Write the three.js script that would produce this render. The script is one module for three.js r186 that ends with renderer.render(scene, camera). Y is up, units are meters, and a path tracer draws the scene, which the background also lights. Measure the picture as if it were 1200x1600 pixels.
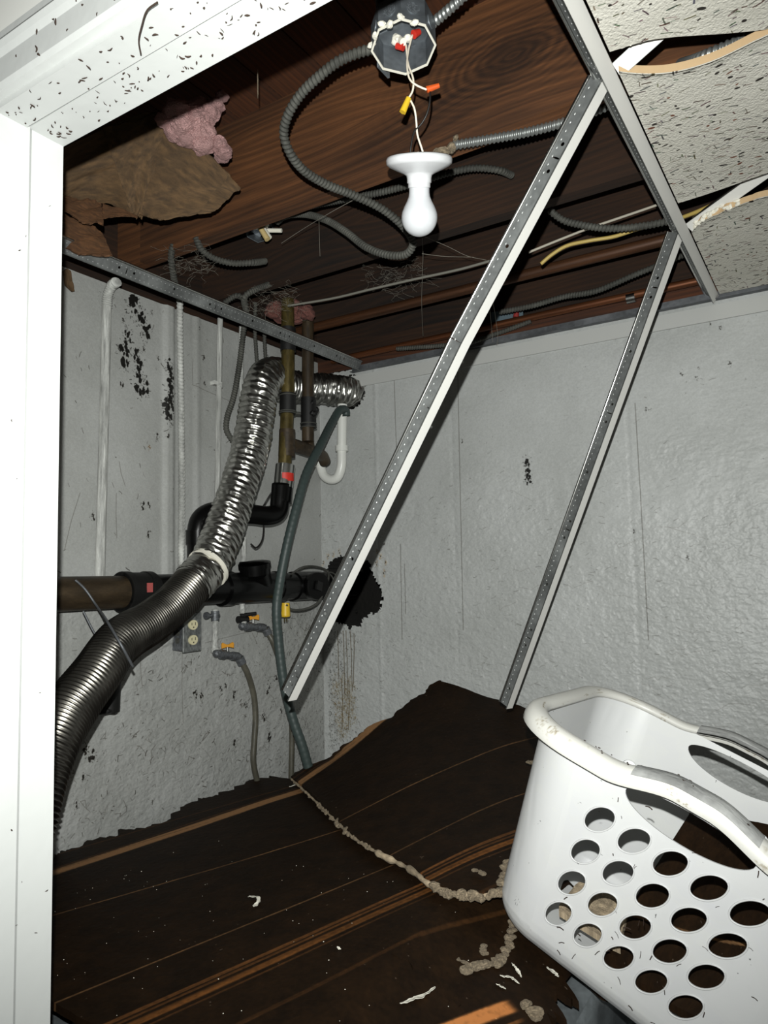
import * as THREE from 'three';
import { mergeGeometries, toCreasedNormals } from 'three/addons/utils/BufferGeometryUtils.js';
import { RoundedBoxGeometry } from 'three/addons/geometries/RoundedBoxGeometry.js';

// ---------- camera, flash, exposure ----------
const scene = new THREE.Scene();
scene.background = new THREE.Color(0x000000);
const camera = new THREE.PerspectiveCamera(70.82, 0.75, 0.02, 30);
camera.position.set(1.65, 1.5, 2.17);
camera.rotation.set(0.0812, 0.5627, -0.0218, 'YXZ');
camera.updateMatrixWorld();
const renderer = new THREE.WebGLRenderer({ antialias: true });
renderer.toneMapping = THREE.LinearToneMapping;
renderer.toneMappingExposure = 1.0;
renderer.shadowMap.enabled = true;
// the only light of the photograph: the flash of the phone, above and a little left of its lens
const flash = new THREE.SpotLight(0xfcfefa, 12.5, 0, 1.0, 1.0, 2);
flash.position.set(1.646, 1.57, 2.179);
flash.target.position.set(1.646 - 0.532, 1.57 + 0.081, 2.179 - 0.843);
flash.castShadow = true; flash.shadow.radius = 0.25; flash.shadow.mapSize.set(2048, 2048);
flash.shadow.camera.near = 0.05; flash.shadow.camera.far = 6;
scene.add(flash, flash.target);

// ---------- helpers ----------
const V = (a, b, c) => Array.isArray(a) ? new THREE.Vector3(a[0], a[1], a[2]) : new THREE.Vector3(a, b, c);
let seed = 1234567;
const rnd = () => { seed = (seed + 0x6d2b79f5) | 0; let t = Math.imul(seed ^ (seed >>> 15), 1 | seed); t = (t + Math.imul(t ^ (t >>> 7), 61 | t)) ^ t; return ((t ^ (t >>> 14)) >>> 0) / 4294967296; };
const rr = (a, b) => a + (b - a) * rnd();
const HASH = new Float32Array(65536); for (let i = 0; i < 65536; i++) HASH[i] = rnd();
const hsh = (x, y, z) => HASH[((x * 73 + y * 1571 + z * 9941) & 65535)];
const sm = (t) => t * t * (3 - 2 * t);
function noise2(x, y, z = 0) {
  const ix = Math.floor(x), iy = Math.floor(y), fx = sm(x - ix), fy = sm(y - iy);
  const a = hsh(ix, iy, z), b = hsh(ix + 1, iy, z), c = hsh(ix, iy + 1, z), d = hsh(ix + 1, iy + 1, z);
  return a + (b - a) * fx + (c - a) * fy + (a - b - c + d) * fx * fy;
}
function fbm(x, y, o = 4, z = 0) { let s = 0, a = 0.5; for (let i = 0; i < o; i++) { s += a * noise2(x, y, z + i * 7); x *= 2.03; y *= 2.03; a *= 0.5; } return s; }
const clamp = (x, a, b) => Math.min(b, Math.max(a, x));
const mix = (a, b, t) => a + (b - a) * t;
const step = (a, b, x) => sm(clamp((x - a) / (b - a), 0, 1));      // also falls when a > b

const used = {};
function numbered(name) { used[name] = (used[name] ?? -1) + 1; return used[name] ? name + '_' + String(used[name]).padStart(3, '0') : name; }
function mesh(name, geo, mat, parent) {
  const m = new THREE.Mesh(Array.isArray(geo) ? merge(geo) : geo, mat);
  m.name = name; m.castShadow = m.receiveShadow = true; if (parent) parent.add(m); return m;
}
function merge(list) {
  const l = list.map((g) => { const h = g.index ? g.toNonIndexed() : g; for (const k of Object.keys(h.attributes)) if (!['position', 'normal', 'uv'].includes(k)) h.deleteAttribute(k); if (!h.attributes.uv) h.setAttribute('uv', new THREE.BufferAttribute(new Float32Array(h.attributes.position.count * 2), 2)); return h; });
  return mergeGeometries(l, false);
}
// a thing: a Group set at its own base once its parts are in place
function thing(name, label, category, group) {
  const g = new THREE.Group(); g.name = numbered(name); g.userData = { label, category }; if (group) g.userData.group = group; return g;
}
function place(g) {
  const b = new THREE.Box3().setFromObject(g), c = b.getCenter(new THREE.Vector3()); c.y = b.min.y;
  for (const k of g.children) k.position.sub(c);
  g.position.copy(c); scene.add(g); return g;
}
function single(name, geo, mat, label, category, group, kind) {
  const m = mesh(numbered(name), geo, mat);
  m.geometry.computeBoundingBox(); const b = m.geometry.boundingBox, c = b.getCenter(new THREE.Vector3()); c.y = b.min.y;
  m.geometry.translate(-c.x, -c.y, -c.z); m.position.copy(c);
  m.userData = { label, category }; if (group) m.userData.group = group; if (kind) m.userData.kind = kind;
  scene.add(m); return m;
}
function structure(o, label, category) { o.userData = { kind: 'structure', label, category }; scene.add(o); return o; }
function bx(x0, x1, y0, y1, z0, z1) {
  const g = new THREE.BoxGeometry(x1 - x0, y1 - y0, z1 - z0); g.translate((x0 + x1) / 2, (y0 + y1) / 2, (z0 + z1) / 2);
  const p = g.attributes.position, n = g.attributes.normal, uv = g.attributes.uv;      // uv in metres
  for (let i = 0; i < p.count; i++) { const nx = Math.abs(n.getX(i)), ny = Math.abs(n.getY(i)); if (nx > 0.5) uv.setXY(i, p.getZ(i), p.getY(i)); else if (ny > 0.5) uv.setXY(i, p.getX(i), p.getZ(i)); else uv.setXY(i, p.getX(i), p.getY(i)); }
  return g;
}
function rbx(x0, x1, y0, y1, z0, z1, r, s = 3) { const g = new RoundedBoxGeometry(x1 - x0, y1 - y0, z1 - z0, s, r); g.translate((x0 + x1) / 2, (y0 + y1) / 2, (z0 + z1) / 2); return g; }
// basis: puts a geometry built along +Y between two points
function along(g, a, b) { a = V(a); b = V(b); const d = b.clone().sub(a), l = d.length(); const q = new THREE.Quaternion().setFromUnitVectors(new THREE.Vector3(0, 1, 0), d.normalize()); g.applyQuaternion(q); g.translate(a.x, a.y, a.z); return g; }
function cyl(a, b, r0, r1 = r0, n = 24) { const l = V(a).distanceTo(V(b)); const g = new THREE.CylinderGeometry(r1, r0, l, n, 1); g.translate(0, l / 2, 0); return along(g, a, b); }
function lathe(profile, a, b, n = 28) { return along(new THREE.LatheGeometry(profile.map(([r, y]) => new THREE.Vector2(r, y)), n), a, b); }
// swept tube: radius may vary along it and around it
function sweep(pts, radius, { ds = 0.01, sides = 12, cap = true, tension = 0.5, uvs = 1 } = {}) {
  const curve = pts.length === 2 ? new THREE.LineCurve3(V(pts[0]), V(pts[1])) : new THREE.CatmullRomCurve3(pts.map((p) => V(p)), false, 'centripetal', tension);
  if (curve.arcLengthDivisions) curve.arcLengthDivisions = 400;
  const L = curve.getLength(), n = Math.max(2, Math.ceil(L / ds));
  const rf = typeof radius === 'function' ? radius : () => radius;
  const P = [], T = []; for (let i = 0; i <= n; i++) { P.push(curve.getPointAt(i / n)); T.push(curve.getTangentAt(i / n)); }
  let N = new THREE.Vector3(0, 1, 0); if (Math.abs(T[0].y) > 0.9) N.set(1, 0, 0); N.sub(T[0].clone().multiplyScalar(N.dot(T[0]))).normalize();
  const pos = [], uv = [], idx = [];
  for (let i = 0; i <= n; i++) {
    N.sub(T[i].clone().multiplyScalar(N.dot(T[i]))).normalize(); const B = T[i].clone().cross(N);
    for (let j = 0; j <= sides; j++) {
      const th = j / sides * Math.PI * 2, r = rf(i / n * L, th % (Math.PI * 2), L), c = Math.cos(th) * r, s = Math.sin(th) * r;
      pos.push(P[i].x + N.x * c + B.x * s, P[i].y + N.y * c + B.y * s, P[i].z + N.z * c + B.z * s); uv.push(i / n * L * uvs, j / sides * 0.1 * uvs);
    }
  }
  const w = sides + 1;
  for (let i = 0; i < n; i++) for (let j = 0; j < sides; j++) { const a = i * w + j; idx.push(a, a + 1, a + w, a + 1, a + w + 1, a + w); }
  if (cap) for (const e of [0, n]) { const c = pos.length / 3; pos.push(P[e].x, P[e].y, P[e].z); uv.push(0, 0); for (let j = 0; j < sides; j++) { const a = e * w + j; if (e) idx.push(c, a, a + 1); else idx.push(c, a + 1, a); } }
  const g = new THREE.BufferGeometry(); g.setAttribute('position', new THREE.Float32BufferAttribute(pos, 3)); g.setAttribute('uv', new THREE.Float32BufferAttribute(uv, 2)); g.setIndex(idx);
  g.computeVertexNormals();
  const nm = g.attributes.normal; for (let i = 0; i <= n; i++) { const a = i * w, b = a + sides; const x = nm.getX(a) + nm.getX(b), y = nm.getY(a) + nm.getY(b), z = nm.getZ(a) + nm.getZ(b), l = Math.hypot(x, y, z) || 1; nm.setXYZ(a, x / l, y / l, z / l); nm.setXYZ(b, x / l, y / l, z / l); }
  return g;
}
// ruled sheet between two edges, with thickness; h(point) may move points
function ruled(A, B, n, m, thick, h, uvf, jag = 0) {
  const ca = new THREE.CatmullRomCurve3(A.map((p) => V(p)), false, 'chordal', 0.1), cb = new THREE.CatmullRomCurve3(B.map((p) => V(p)), false, 'chordal', 0.1);
  const pos = [], uv = [], idx = [], w = m + 1;
  for (let s = 0; s < 2; s++) for (let i = 0; i <= n; i++) {
    const a = ca.getPoint(i / n), b = cb.getPoint(i / n);
    for (let j = 0; j <= m; j++) {
      const p = a.clone().lerp(b, j / m); if (jag && (j === 0 || j === m)) { const k = fbm(i * 0.17, j, 2, 5) * 1.4 + ((i * 0.13 + fbm(i * 0.09, 4, 2, 6) * 3) % 1) * 0.6 - 0.8 + 0.35 * (hsh(i, j, 3) - 0.5); p.x += k * jag; p.z += k * jag * 0.4; }
      if (jag && (i === 0 || i === n)) { p.z += (fbm(j * 0.4, i + 3, 3, 8) - 0.45) * jag; }
      if (h) h(p, i / n, j / m); if (s) p.y -= thick; pos.push(p.x, p.y, p.z); const q = uvf ? uvf(p, i / n, j / m) : [j / m, i / n]; uv.push(q[0], q[1]);
    }
  }
  const o = (n + 1) * w;
  for (let i = 0; i < n; i++) for (let j = 0; j < m; j++) { const a = i * w + j; idx.push(a, a + 1, a + w, a + 1, a + w + 1, a + w, o + a, o + a + w, o + a + 1, o + a + 1, o + a + w, o + a + w + 1); }
  const edge = (a, b) => idx.push(a, o + a, b, b, o + a, o + b);
  for (let i = 0; i < n; i++) { edge(i * w, (i + 1) * w); edge((i + 1) * w + m, i * w + m); }
  for (let j = 0; j < m; j++) { edge(j + 1, j); edge(n * w + j, n * w + j + 1); }
  let g = new THREE.BufferGeometry(); g.setAttribute('position', new THREE.Float32BufferAttribute(pos, 3)); g.setAttribute('uv', new THREE.Float32BufferAttribute(uv, 2)); g.setIndex(idx);
  g.computeVertexNormals(); 
  if (thick > 0.005) g = toCreasedNormals(g, 0.9);          // the faces' normals stay apart from the rim's
  return g;
}
function chunk(c, r, squash = 0.6, k = 0, detail = 2) {
  const g = new THREE.IcosahedronGeometry(1, detail), p = g.attributes.position;
  for (let i = 0; i < p.count; i++) { const x = p.getX(i), y = p.getY(i), z = p.getZ(i); const f = 0.6 + 0.8 * fbm(x * 1.7 + k * 3.1 + 20, y * 1.7 + z * 2.3 + 20, 3, k % 9); p.setXYZ(i, x * f, y * f, z * f); }
  g.scale(r[0] ?? r, (r[1] ?? r * squash), r[2] ?? r); g.rotateY(k * 1.3); g.computeVertexNormals(); g.translate(c[0], c[1], c[2]); return g;
}

// ---------- textures ----------
function dataTex(w, h, fn, srgb = true, rep) {
  const d = new Uint8Array(w * h * 4);
  for (let y = 0; y < h; y++) for (let x = 0; x < w; x++) { const c = fn(x, y), i = (y * w + x) * 4; if (typeof c === 'number') { d[i] = d[i + 1] = d[i + 2] = clamp(c, 0, 255); } else { d[i] = clamp(c[0], 0, 255); d[i + 1] = clamp(c[1], 0, 255); d[i + 2] = clamp(c[2], 0, 255); } d[i + 3] = 255; }
  const t = new THREE.DataTexture(d, w, h); t.magFilter = t.minFilter = THREE.LinearFilter; t.wrapS = t.wrapT = THREE.RepeatWrapping; if (srgb) t.colorSpace = THREE.SRGBColorSpace; if (rep) t.repeat.set(rep[0], rep[1]); t.needsUpdate = true; return t;
}
function canvasTex(w, h, draw, srgb = true) {
  const c = document.createElement('canvas'); c.width = w; c.height = h; draw(c.getContext('2d'), w, h);
  const t = new THREE.CanvasTexture(c); t.wrapS = t.wrapT = THREE.RepeatWrapping; if (srgb) t.colorSpace = THREE.SRGBColorSpace; return t;
}
const std = (o) => new THREE.MeshStandardMaterial(o), phys = (o) => new THREE.MeshPhysicalMaterial(o);
// wood: grain runs along u
function woodTex(w, h, lenM, hM, lo, hi, k, knots = []) {
  return dataTex(w, h, (px, py) => {
    let x = px / w * lenM, y = py / h * hM, dark = 0, knotRing = 0;
    for (const [kx, ky, kr] of knots) { const dx = (x - kx) * 0.42, dy = y - ky, d = Math.hypot(dx, dy); const f = Math.exp(-d * d / (kr * kr * 6)); y += (dy >= 0 ? 1 : -1) * f * kr * 1.15 * (1 - Math.exp(-d / (kr * 0.4))); knotRing += Math.exp(-d * d / (kr * kr * 3.5)) * (0.5 + 0.5 * Math.sin(d * 560 + fbm(x * 25, y * 25, 2, 5) * 6)) * (kr > 0.03 ? 1 : 0); dark = Math.max(dark, 1 - step(kr * 0.25, kr * 1.0, d + (fbm(x * 60, y * 60, 2, 3) - 0.4) * kr * 0.7)); }
    const warp = fbm(x * 1.3 + k, y * 5, 3, k) * 0.09;
    const ring = 0.5 + 0.5 * Math.sin((y + warp) * 330 + fbm(x * 3, y * 60, 3, k + 2) * 5);
    const fine = fbm(x * 9, y * 420, 3, k + 4), blot = fbm(x * 2.2 + 9, y * 6 + 4, 4, k + 6);
    let t = 0.16 * Math.pow(ring, 1.3) + 0.42 * fine + 0.85 * (blot - 0.22); t = clamp((t - 0.3 * knotRing) * (1 - 0.55 * dark), 0, 1);
    return [mix(lo[0], hi[0], t), mix(lo[1], hi[1], t), mix(lo[2], hi[2], t)];
  });
}
const grain = dataTex(512, 512, (x, y) => 255 * fbm(x / 6, y / 6, 4, 11), false);          // general fine relief
const smudge = dataTex(512, 512, (x, y) => { const v = fbm(x / 40, y / 40, 5, 21) + 0.35 * fbm(x / 4, y / 4, 3, 22); return 110 + 145 * clamp(v * 1.05, 0, 1); });   // dirt on metal and plastic

const M = {
  paint: std({ color: 0xb0b2b0, roughness: 0.45, bumpMap: grain, bumpScale: 0.0003 }),
  floor: std({ color: 0x4b4843, roughness: 0.9 }),
  galv: std({ color: 0x9a9d9b, metalness: 0.85, roughness: 0.38, map: smudge }),
  galvTee: std({ color: 0x8d908f, metalness: 0.45, roughness: 0.5, map: smudge }),
  stitch: std({ color: 0xb4b6b4, metalness: 0.3, roughness: 0.5 }),
  galvDull: std({ color: 0x83868a, metalness: 0.6, roughness: 0.55, map: smudge }),
  teeWhite: std({ color: 0xdad9d4, roughness: 0.4, map: null }),
  bx: std({ color: 0x9ea19f, metalness: 0.75, roughness: 0.42 }),
  bxDusty: std({ color: 0x5e5e58, metalness: 0.35, roughness: 0.75, map: smudge }),
  black: phys({ color: 0x090909, roughness: 0.28, specularIntensity: 0.45 }),
  rubber: std({ color: 0x0f0f0e, roughness: 0.6, map: smudge }),
  brownPipe: std({ color: 0x4a3d2c, roughness: 0.5, metalness: 0.25, map: smudge }),
  brass: std({ color: 0x6f6136, roughness: 0.42, metalness: 0.55, map: smudge }),
  steel: std({ color: 0xb9b9b6, metalness: 1, roughness: 0.25 }),
  pvc: phys({ color: 0xdedfd9, roughness: 0.35 }),
  hose: std({ color: 0x36413f, roughness: 0.5 }),
  greyHose: std({ color: 0x5d5a4e, roughness: 0.45, map: smudge }),
  yellow: std({ color: 0xd8b12a, roughness: 0.45 }),
  orangeYellow: std({ color: 0xc98a1c, roughness: 0.45 }),
  orange: std({ color: 0xc9541f, roughness: 0.4 }),
  red: std({ color: 0xc62f22, roughness: 0.5 }),
  wireWhite: std({ color: 0xe0d6c4, roughness: 0.5 }),
  wireBlack: std({ color: 0x14110f, roughness: 0.5 }),
  porcelain: phys({ color: 0xc9cacc, roughness: 0.25, clearcoat: 0.5 }),
  bulb: phys({ color: 0xbfc1c4, roughness: 0.16, clearcoat: 0.6 }),
  cream: std({ color: 0xb9a68a, roughness: 0.95, map: smudge, bumpMap: grain, bumpScale: 0.002 }),
  plaster: std({ color: 0xe4e0d2, roughness: 0.9 }),
  pink: std({ color: 0xcfa3a0, roughness: 1, bumpMap: grain, bumpScale: 0.006 }),
  web: std({ color: 0x8a857a, roughness: 1 }),
  dirt: std({ color: 0x2a1d14, roughness: 1 }),
  cablePaint: std({ color: 0xcfd0cb, roughness: 0.6, map: smudge }),
};

// ---------- the walls: thick paint over rough masonry ----------
// marks are drawn in metres: [across, height]
function markPen(g, w, h, wm, hm) {
  const X = (a) => a / wm * w, Y = (b) => (1 - b / hm) * h, S = w / wm;
  return {
    g, X, Y, S,
    splat(a, b, r, col = '#15130f', n = 9) {                       // ragged stain: lobes and thin spatter
      g.fillStyle = col;
      for (let i = 0; i < n; i++) { const an = rr(0, 6.28), d = r * Math.sqrt(rnd()) * 0.9, q = r * rr(0.12, 0.4); g.beginPath(); const cx = X(a + Math.cos(an) * d * 0.55), cy = Y(b + Math.sin(an) * d); for (let k = 0; k < 9; k++) { const t = k / 9 * 6.28, e = q * S * rr(0.45, 1.25); g[k ? 'lineTo' : 'moveTo'](cx + Math.cos(t) * e * 0.7, cy + Math.sin(t) * e); } g.fill(); }
      for (let i = 0; i < n * 2; i++) { const an = rr(0, 6.28), d = r * rr(0.6, 1.5); this.dash(a + Math.cos(an) * d * 0.6, b + Math.sin(an) * d, r * rr(0.05, 0.28), an + rr(-0.6, 0.6), col, r * rr(0.02, 0.07)); }
    },
    dash(a, b, l, an, col, wd = 0.0008) { g.strokeStyle = col; g.lineWidth = Math.max(0.7, wd * S); g.beginPath(); g.moveTo(X(a - Math.cos(an) * l / 2), Y(b - Math.sin(an) * l / 2)); g.quadraticCurveTo(X(a) + rr(-1, 1) * l * S * 0.25, Y(b) + rr(-1, 1) * l * S * 0.25, X(a + Math.cos(an) * l / 2), Y(b + Math.sin(an) * l / 2)); g.stroke(); },
    crack(pts, col, wd) { g.strokeStyle = col; g.lineWidth = wd * S; g.beginPath(); pts.forEach(([a, b], i) => g[i ? 'lineTo' : 'moveTo'](X(a) + rr(-1, 1), Y(b) + rr(-1, 1))); g.stroke(); },
  };
}
function paintBase(g, w, h, base, k, amp = 16) {
  const im = g.getImageData(0, 0, w, h), d = im.data;
  for (let y = 0; y < h; y++) for (let x = 0; x < w; x++) { const v = (fbm(x / 130 + k, y / 130, 3, k) - 0.44) * amp * 1.6 + (noise2(x / 2.3, y / 2.3, k + 3) - 0.5) * amp * 0.7, i = (y * w + x) * 4; d[i] = base[0] + v; d[i + 1] = base[1] + v; d[i + 2] = base[2] + v * 1.05; d[i + 3] = 255; }
  g.putImageData(im, 0, 0);
}
const LWW = 1.76, LWH = 2.4, FWW = 2.96, FWH = 2.4;
const leftWallTex = canvasTex(1504, 2048, (g, w, h) => {
  paintBase(g, w, h, [160, 161, 158], 31);
  const p = markPen(g, w, h, LWW, LWH);
  for (let i = 0; i < 2600; i++) { const y = rr(0.6, 2.3), dens = y < 1.32 ? 1 : 0.16; if (rnd() > dens) continue; p.dash(rr(0, 1.5), y, rr(0.003, 0.018), rr(0, 3.14), `rgba(40,36,30,${rr(0.3, 0.9).toFixed(2)})`, rr(0.0006, 0.002)); }
  for (let i = 0; i < 620; i++) p.splat(rr(0, 1.5), rr(0.6, 1.32), rr(0.001, 0.0055), '#26211b', 2);
  const big = [[0,2.263,0.863], [0,2.231,0.831], [0,2.207,0.818], [0,2.166,0.879], [0,2.113,0.891], [0,2.122,0.848], [0,2.095,0.837], [0,2.042,0.841], [0,2.035,0.821], [0,2.118,0.738], [0,2.084,0.735], [0,2.046,0.733], [0,2.005,0.742], [0,1.978,0.737]];
  for (const q of big) p.splat(q[2], q[1], rr(0.02, 0.036), '#12110e', 12);
  for (const q of [[0,2.264,0.797], [0,2.267,0.614], [0,2.213,0.894], [0,2.133,0.773], [0,1.899,0.777], [0,1.699,0.823], [0,1.699,0.803], [0,1.617,0.803], [0,1.656,0.985], [0,1.906,0.742], [0,2.176,0.595], [0,2.095,0.59], [0,1.958,0.737], [0,2.149,0.824], [0,2.03,0.899]]) p.splat(q[2], q[1], rr(0.006, 0.013), '#191611', 6);
  for (const q of [[0,1.151,0.506], [0,1.146,0.525], [0,1.145,0.63], [0,1.137,0.605], [0,1.13,0.303], [0,1.102,0.31], [0,1.081,0.415], [0,1.03,0.333], [0,0.967,0.468], [0,0.958,0.305], [0,1.064,0.998], [0,1.046,0.981], [0,1.031,0.239], [0,0.996,1.005], [0,0.933,1.022], [0,1.12,0.467], [0,1.143,0.27]]) p.splat(q[2], q[1], rr(0.008, 0.02), '#1b1813', 7);
  p.splat([0,1.866,0.804][2], [0,1.866,0.804][1], 0.008, '#6b4a24', 5);
  for (const [a, b] of [[[0,1.726,0.913], [0,1.605,0.91]], [[0,2.084,0.64], [0,2.165,0.638]], [[0,1.31,0.68], [0,1.069,0.677]], [[0,1.306,0.829], [0,1.192,0.826]], [[0,2.082,0.643], [0,2.059,0.454]], [[0,1.292,0.592], [0,1.312,0.364]], [[0,1.717,1.024], [0,1.568,1.067]], [[0,1.815,0.905], [0,1.746,0.884]]]) p.crack([[a[2], a[1]], [(a[2] + b[2]) / 2 + 0.003, (a[1] + b[1]) / 2], [b[2], b[1]]], 'rgba(60,55,48,0.55)', 0.0014);
  for (let i = 0; i < 70; i++) { const a = rr(0, 1.2), q = rr(0.82, 1.36); const pts = [[a, q]]; for (let k = 0; k < 5; k++) pts.push([pts[k][0] + rr(-0.022, 0.022), pts[k][1] + rr(-0.02, 0.02)]); p.crack(pts, `rgba(48,42,35,${rr(0.3, 0.8).toFixed(2)})`, rr(0.0006, 0.0016)); }
  // rubbings beside the corner
  for (let i = 0; i < 420; i++) p.splat(rr(0, 0.2), rr(0.85, 1.5) , rr(0.0015, 0.006), '#2a261f', 2);
});
const farWallTex = canvasTex(2048, 1660, (g, w, h) => {
  paintBase(g, w, h, [177, 179, 177], 47);
  const p = markPen(g, w, h, FWW, FWH);
  for (let i = 0; i < 1500; i++) { const y = rr(0.7, 2.2), dens = y < 1.75 ? 0.9 : 0.16; if (rnd() > dens) continue; p.dash(rr(0, 2.2), y, rr(0.004, 0.02), rr(-0.5, 0.7), `rgba(60,56,50,${rr(0.25, 0.75).toFixed(2)})`, rr(0.0005, 0.0014)); }
  for (let i = 0; i < 330; i++) p.splat(rr(0, 2), rr(0.9, 2.2), rr(0.0008, 0.0026), '#2c2822', 2);
  for (let i = 0; i < 650; i++) { const a = Math.abs(rr(0, 1) + rr(-1, 0)) * 0.16; p.splat(0.02 + a, rr(0.85, 1.32), rr(0.0015, 0.006), '#1d1a15', 2); }
  for (const q of [[0.823,1.835,0], [0.824,1.802,0], [0.825,1.781,0]]) p.splat(q[0], q[1], 0.019, '#0f0e0c', 9);
  for (const q of [[1.344,2.052,0], [1.336,2.025,0], [1.423,2.051,0], [1.381,2.174,0], [1.298,2.045,0], [1.405,2.156,0], [1.143,1.599,0], [1.286,1.517,0], [1.196,1.953,0], [0.598,1.927,0], [0.278,1.595,0]]) p.splat(q[0], q[1], rr(0.004, 0.008), '#1b1813', 5);
  // water and rust that ran out of the hole
  const runs = [[[0.067,1.284,0], [0.069,1.106,0]], [[0.093,1.285,0], [0.094,1.054,0]], [[0.107,1.285,0], [0.108,1.039,0]], [[0.124,1.286,0], [0.128,1.068,0]], [[0.141,1.275,0], [0.134,1.091,0]], [[0.083,1.111,0], [0.079,0.928,0]], [[0.115,1.113,0], [0.108,0.93,0]]];
  for (const [a, b] of runs) p.crack([[a[0], a[1]], [(a[0] * 0.6 + b[0] * 0.4) + 0.002, a[1] * 0.6 + b[1] * 0.4], [b[0], b[1]]], 'rgba(70,58,38,0.7)', 0.003);
  const rust = [[0.056,1.052,0], [0.085,1.031,0], [0.113,1.022,0], [0.122,1.056,0], [0.069,0.984,0], [0.097,0.963,0], [0.082,0.928,0], [0.126,0.989,0], [0.066,1.087,0], [0.103,1.078,0]];
  for (const q of rust) for (let i = 0; i < 60; i++) { g.globalAlpha = 0.4; p.splat(q[0] + rr(-0.022, 0.022), q[1] + rr(-0.045, 0.045), rr(0.003, 0.011), i % 3 ? '#6e5528' : '#4a3a1e', 2); g.globalAlpha = 1; }
  // flaked paint round the hole
  for (const q of [[0.006,1.533,0], [0.028,1.556,0], [0.052,1.565,0], [0.081,1.574,0], [0.264,1.549,0], [0.282,1.526,0], [0.251,1.568,0], [0.244,1.527,0], [0.276,1.492,0], [0.209,1.569,0]]) { p.splat(q[0], q[1], 0.014, '#b3a692', 6); p.splat(q[0], q[1], 0.008, '#3b3328', 4); }
  for (const [a, b] of [[[0.589,2.17,0], [0.581,1.297,0]], [[1.165,1.976,0], [1.169,1.285,0]], [[0.337,2.189,0], [0.34,1.888,0]], [[0.345,1.592,0], [0.344,1.258,0]], [[0.361,1.524,0], [0.362,1.347,0]]]) p.crack([[a[0], a[1]], [(a[0] + b[0]) / 2, (a[1] + b[1]) / 2], [b[0], b[1]]], 'rgba(70,66,60,0.6)', 0.0022);
  for (let i = 0; i < 36; i++) { const a = rr(0.7, 1.6), b = rr(0.95, 1.75); const pts = [[a, b]]; for (let k = 0; k < 5; k++) pts.push([pts[k][0] + rr(0.004, 0.03), pts[k][1] + rr(-0.018, 0.014)]); p.crack(pts, 'rgba(80,74,66,0.45)', 0.0009); }
});
// relief of the old paint: dabs and flakes low on the walls, smoother coats above
function reliefTex(w, h, wm, hm, level, k) {
  return dataTex(w, h, (px, py) => {
    const x = px / w * wm * 1000 / 0.88, y = py / h * hm * 1000 / 0.88, hgt = py / h * hm;
    const a = fbm(x / 13, y / 11, 4, 61 + k), r = 1 - Math.abs(2 * fbm(x / 26 + 5, y / 15, 4, 67 + k) - 0.95), f = fbm(x / 5, y / 5, 2, 71 + k);
    const m = 0.28 + 0.72 * step(level + 0.2, level - 0.2, hgt + (fbm(x / 160, y / 160, 3, k) - 0.45) * 0.9);
    return 128 + 255 * m * (0.55 * (a - 0.45) + 0.34 * (r * r - 0.5) + 0.2 * (f - 0.35));
  }, false, [1 / wm, 1 / hm]);
}
function wallMat(map, wm, hm, bump) {
  map.repeat.set(1 / wm, 1 / hm);
  return phys({ map, roughness: 0.47, bumpMap: bump, bumpScale: 0.0042, specularIntensity: 1 });
}
// relief grid; P(u,v,height) -> point, holes drop cells
function reliefGrid(u0, u1, v0, v1, cell, P, hf, hole, back) {
  const nu = Math.round((u1 - u0) / cell), nv = Math.round((v1 - v0) / cell), pos = [], uv = [], idx = [];
  const du = (u1 - u0) / nu, at = (i, j) => { const q = hole ? 0.42 * du : 0; return [u0 + (u1 - u0) * i / nu + (hsh(i, j, 7) - 0.5) * 2 * q, v0 + (v1 - v0) * j / nv + (hsh(i, j, 11) - 0.5) * 2 * q]; };
  for (let j = 0; j <= nv; j++) for (let i = 0; i <= nu; i++) { const [a, b] = at(i, j); pos.push(...P(a, b, hf(a, b))); uv.push(a, b); }
  const w = nu + 1, gone = (i, j) => { if (i < 0 || j < 0 || i >= nu || j >= nv) return false; const [a, b] = at(i + 0.5, j + 0.5); return hole && hole(a, b); };
  const rp = [], ruv = [], ridx = [];
  const rim = (i0, j0, i1, j1) => { const k = rp.length / 3; for (const [i, j, t] of [[i0, j0, 0], [i1, j1, 0], [i1, j1, 1], [i0, j0, 1]]) { const [a, b] = at(i, j); rp.push(...P(a, b, t ? -back : hf(a, b) - 0.002)); ruv.push(a + t * 0.02, b); } ridx.push(k, k + 1, k + 2, k, k + 2, k + 3); };
  for (let j = 0; j < nv; j++) for (let i = 0; i < nu; i++) {
    const a = j * w + i;
    if (gone(i, j)) { if (!gone(i - 1, j)) rim(i, j, i, j + 1); if (!gone(i + 1, j)) rim(i + 1, j + 1, i + 1, j); if (!gone(i, j - 1)) rim(i + 1, j, i, j); if (!gone(i, j + 1)) rim(i, j + 1, i + 1, j + 1); continue; }
    idx.push(a, a + 1, a + w, a + 1, a + w + 1, a + w);
  }
  const g = new THREE.BufferGeometry(); g.setAttribute('position', new THREE.Float32BufferAttribute(pos, 3)); g.setAttribute('uv', new THREE.Float32BufferAttribute(uv, 2)); g.setIndex(idx); g.computeVertexNormals();
  if (hole) { const r = new THREE.BufferGeometry(); r.setAttribute('position', new THREE.Float32BufferAttribute(rp, 3)); r.setAttribute('uv', new THREE.Float32BufferAttribute(ruv, 2)); r.setIndex(ridx); r.computeVertexNormals(); return [g, r]; }
  return g;
}
function flip(g) { const i = g.index.array; for (let k = 0; k < i.length; k += 3) { const t = i[k]; i[k] = i[k + 1]; i[k + 1] = t; } g.computeVertexNormals(); return g; }
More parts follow.
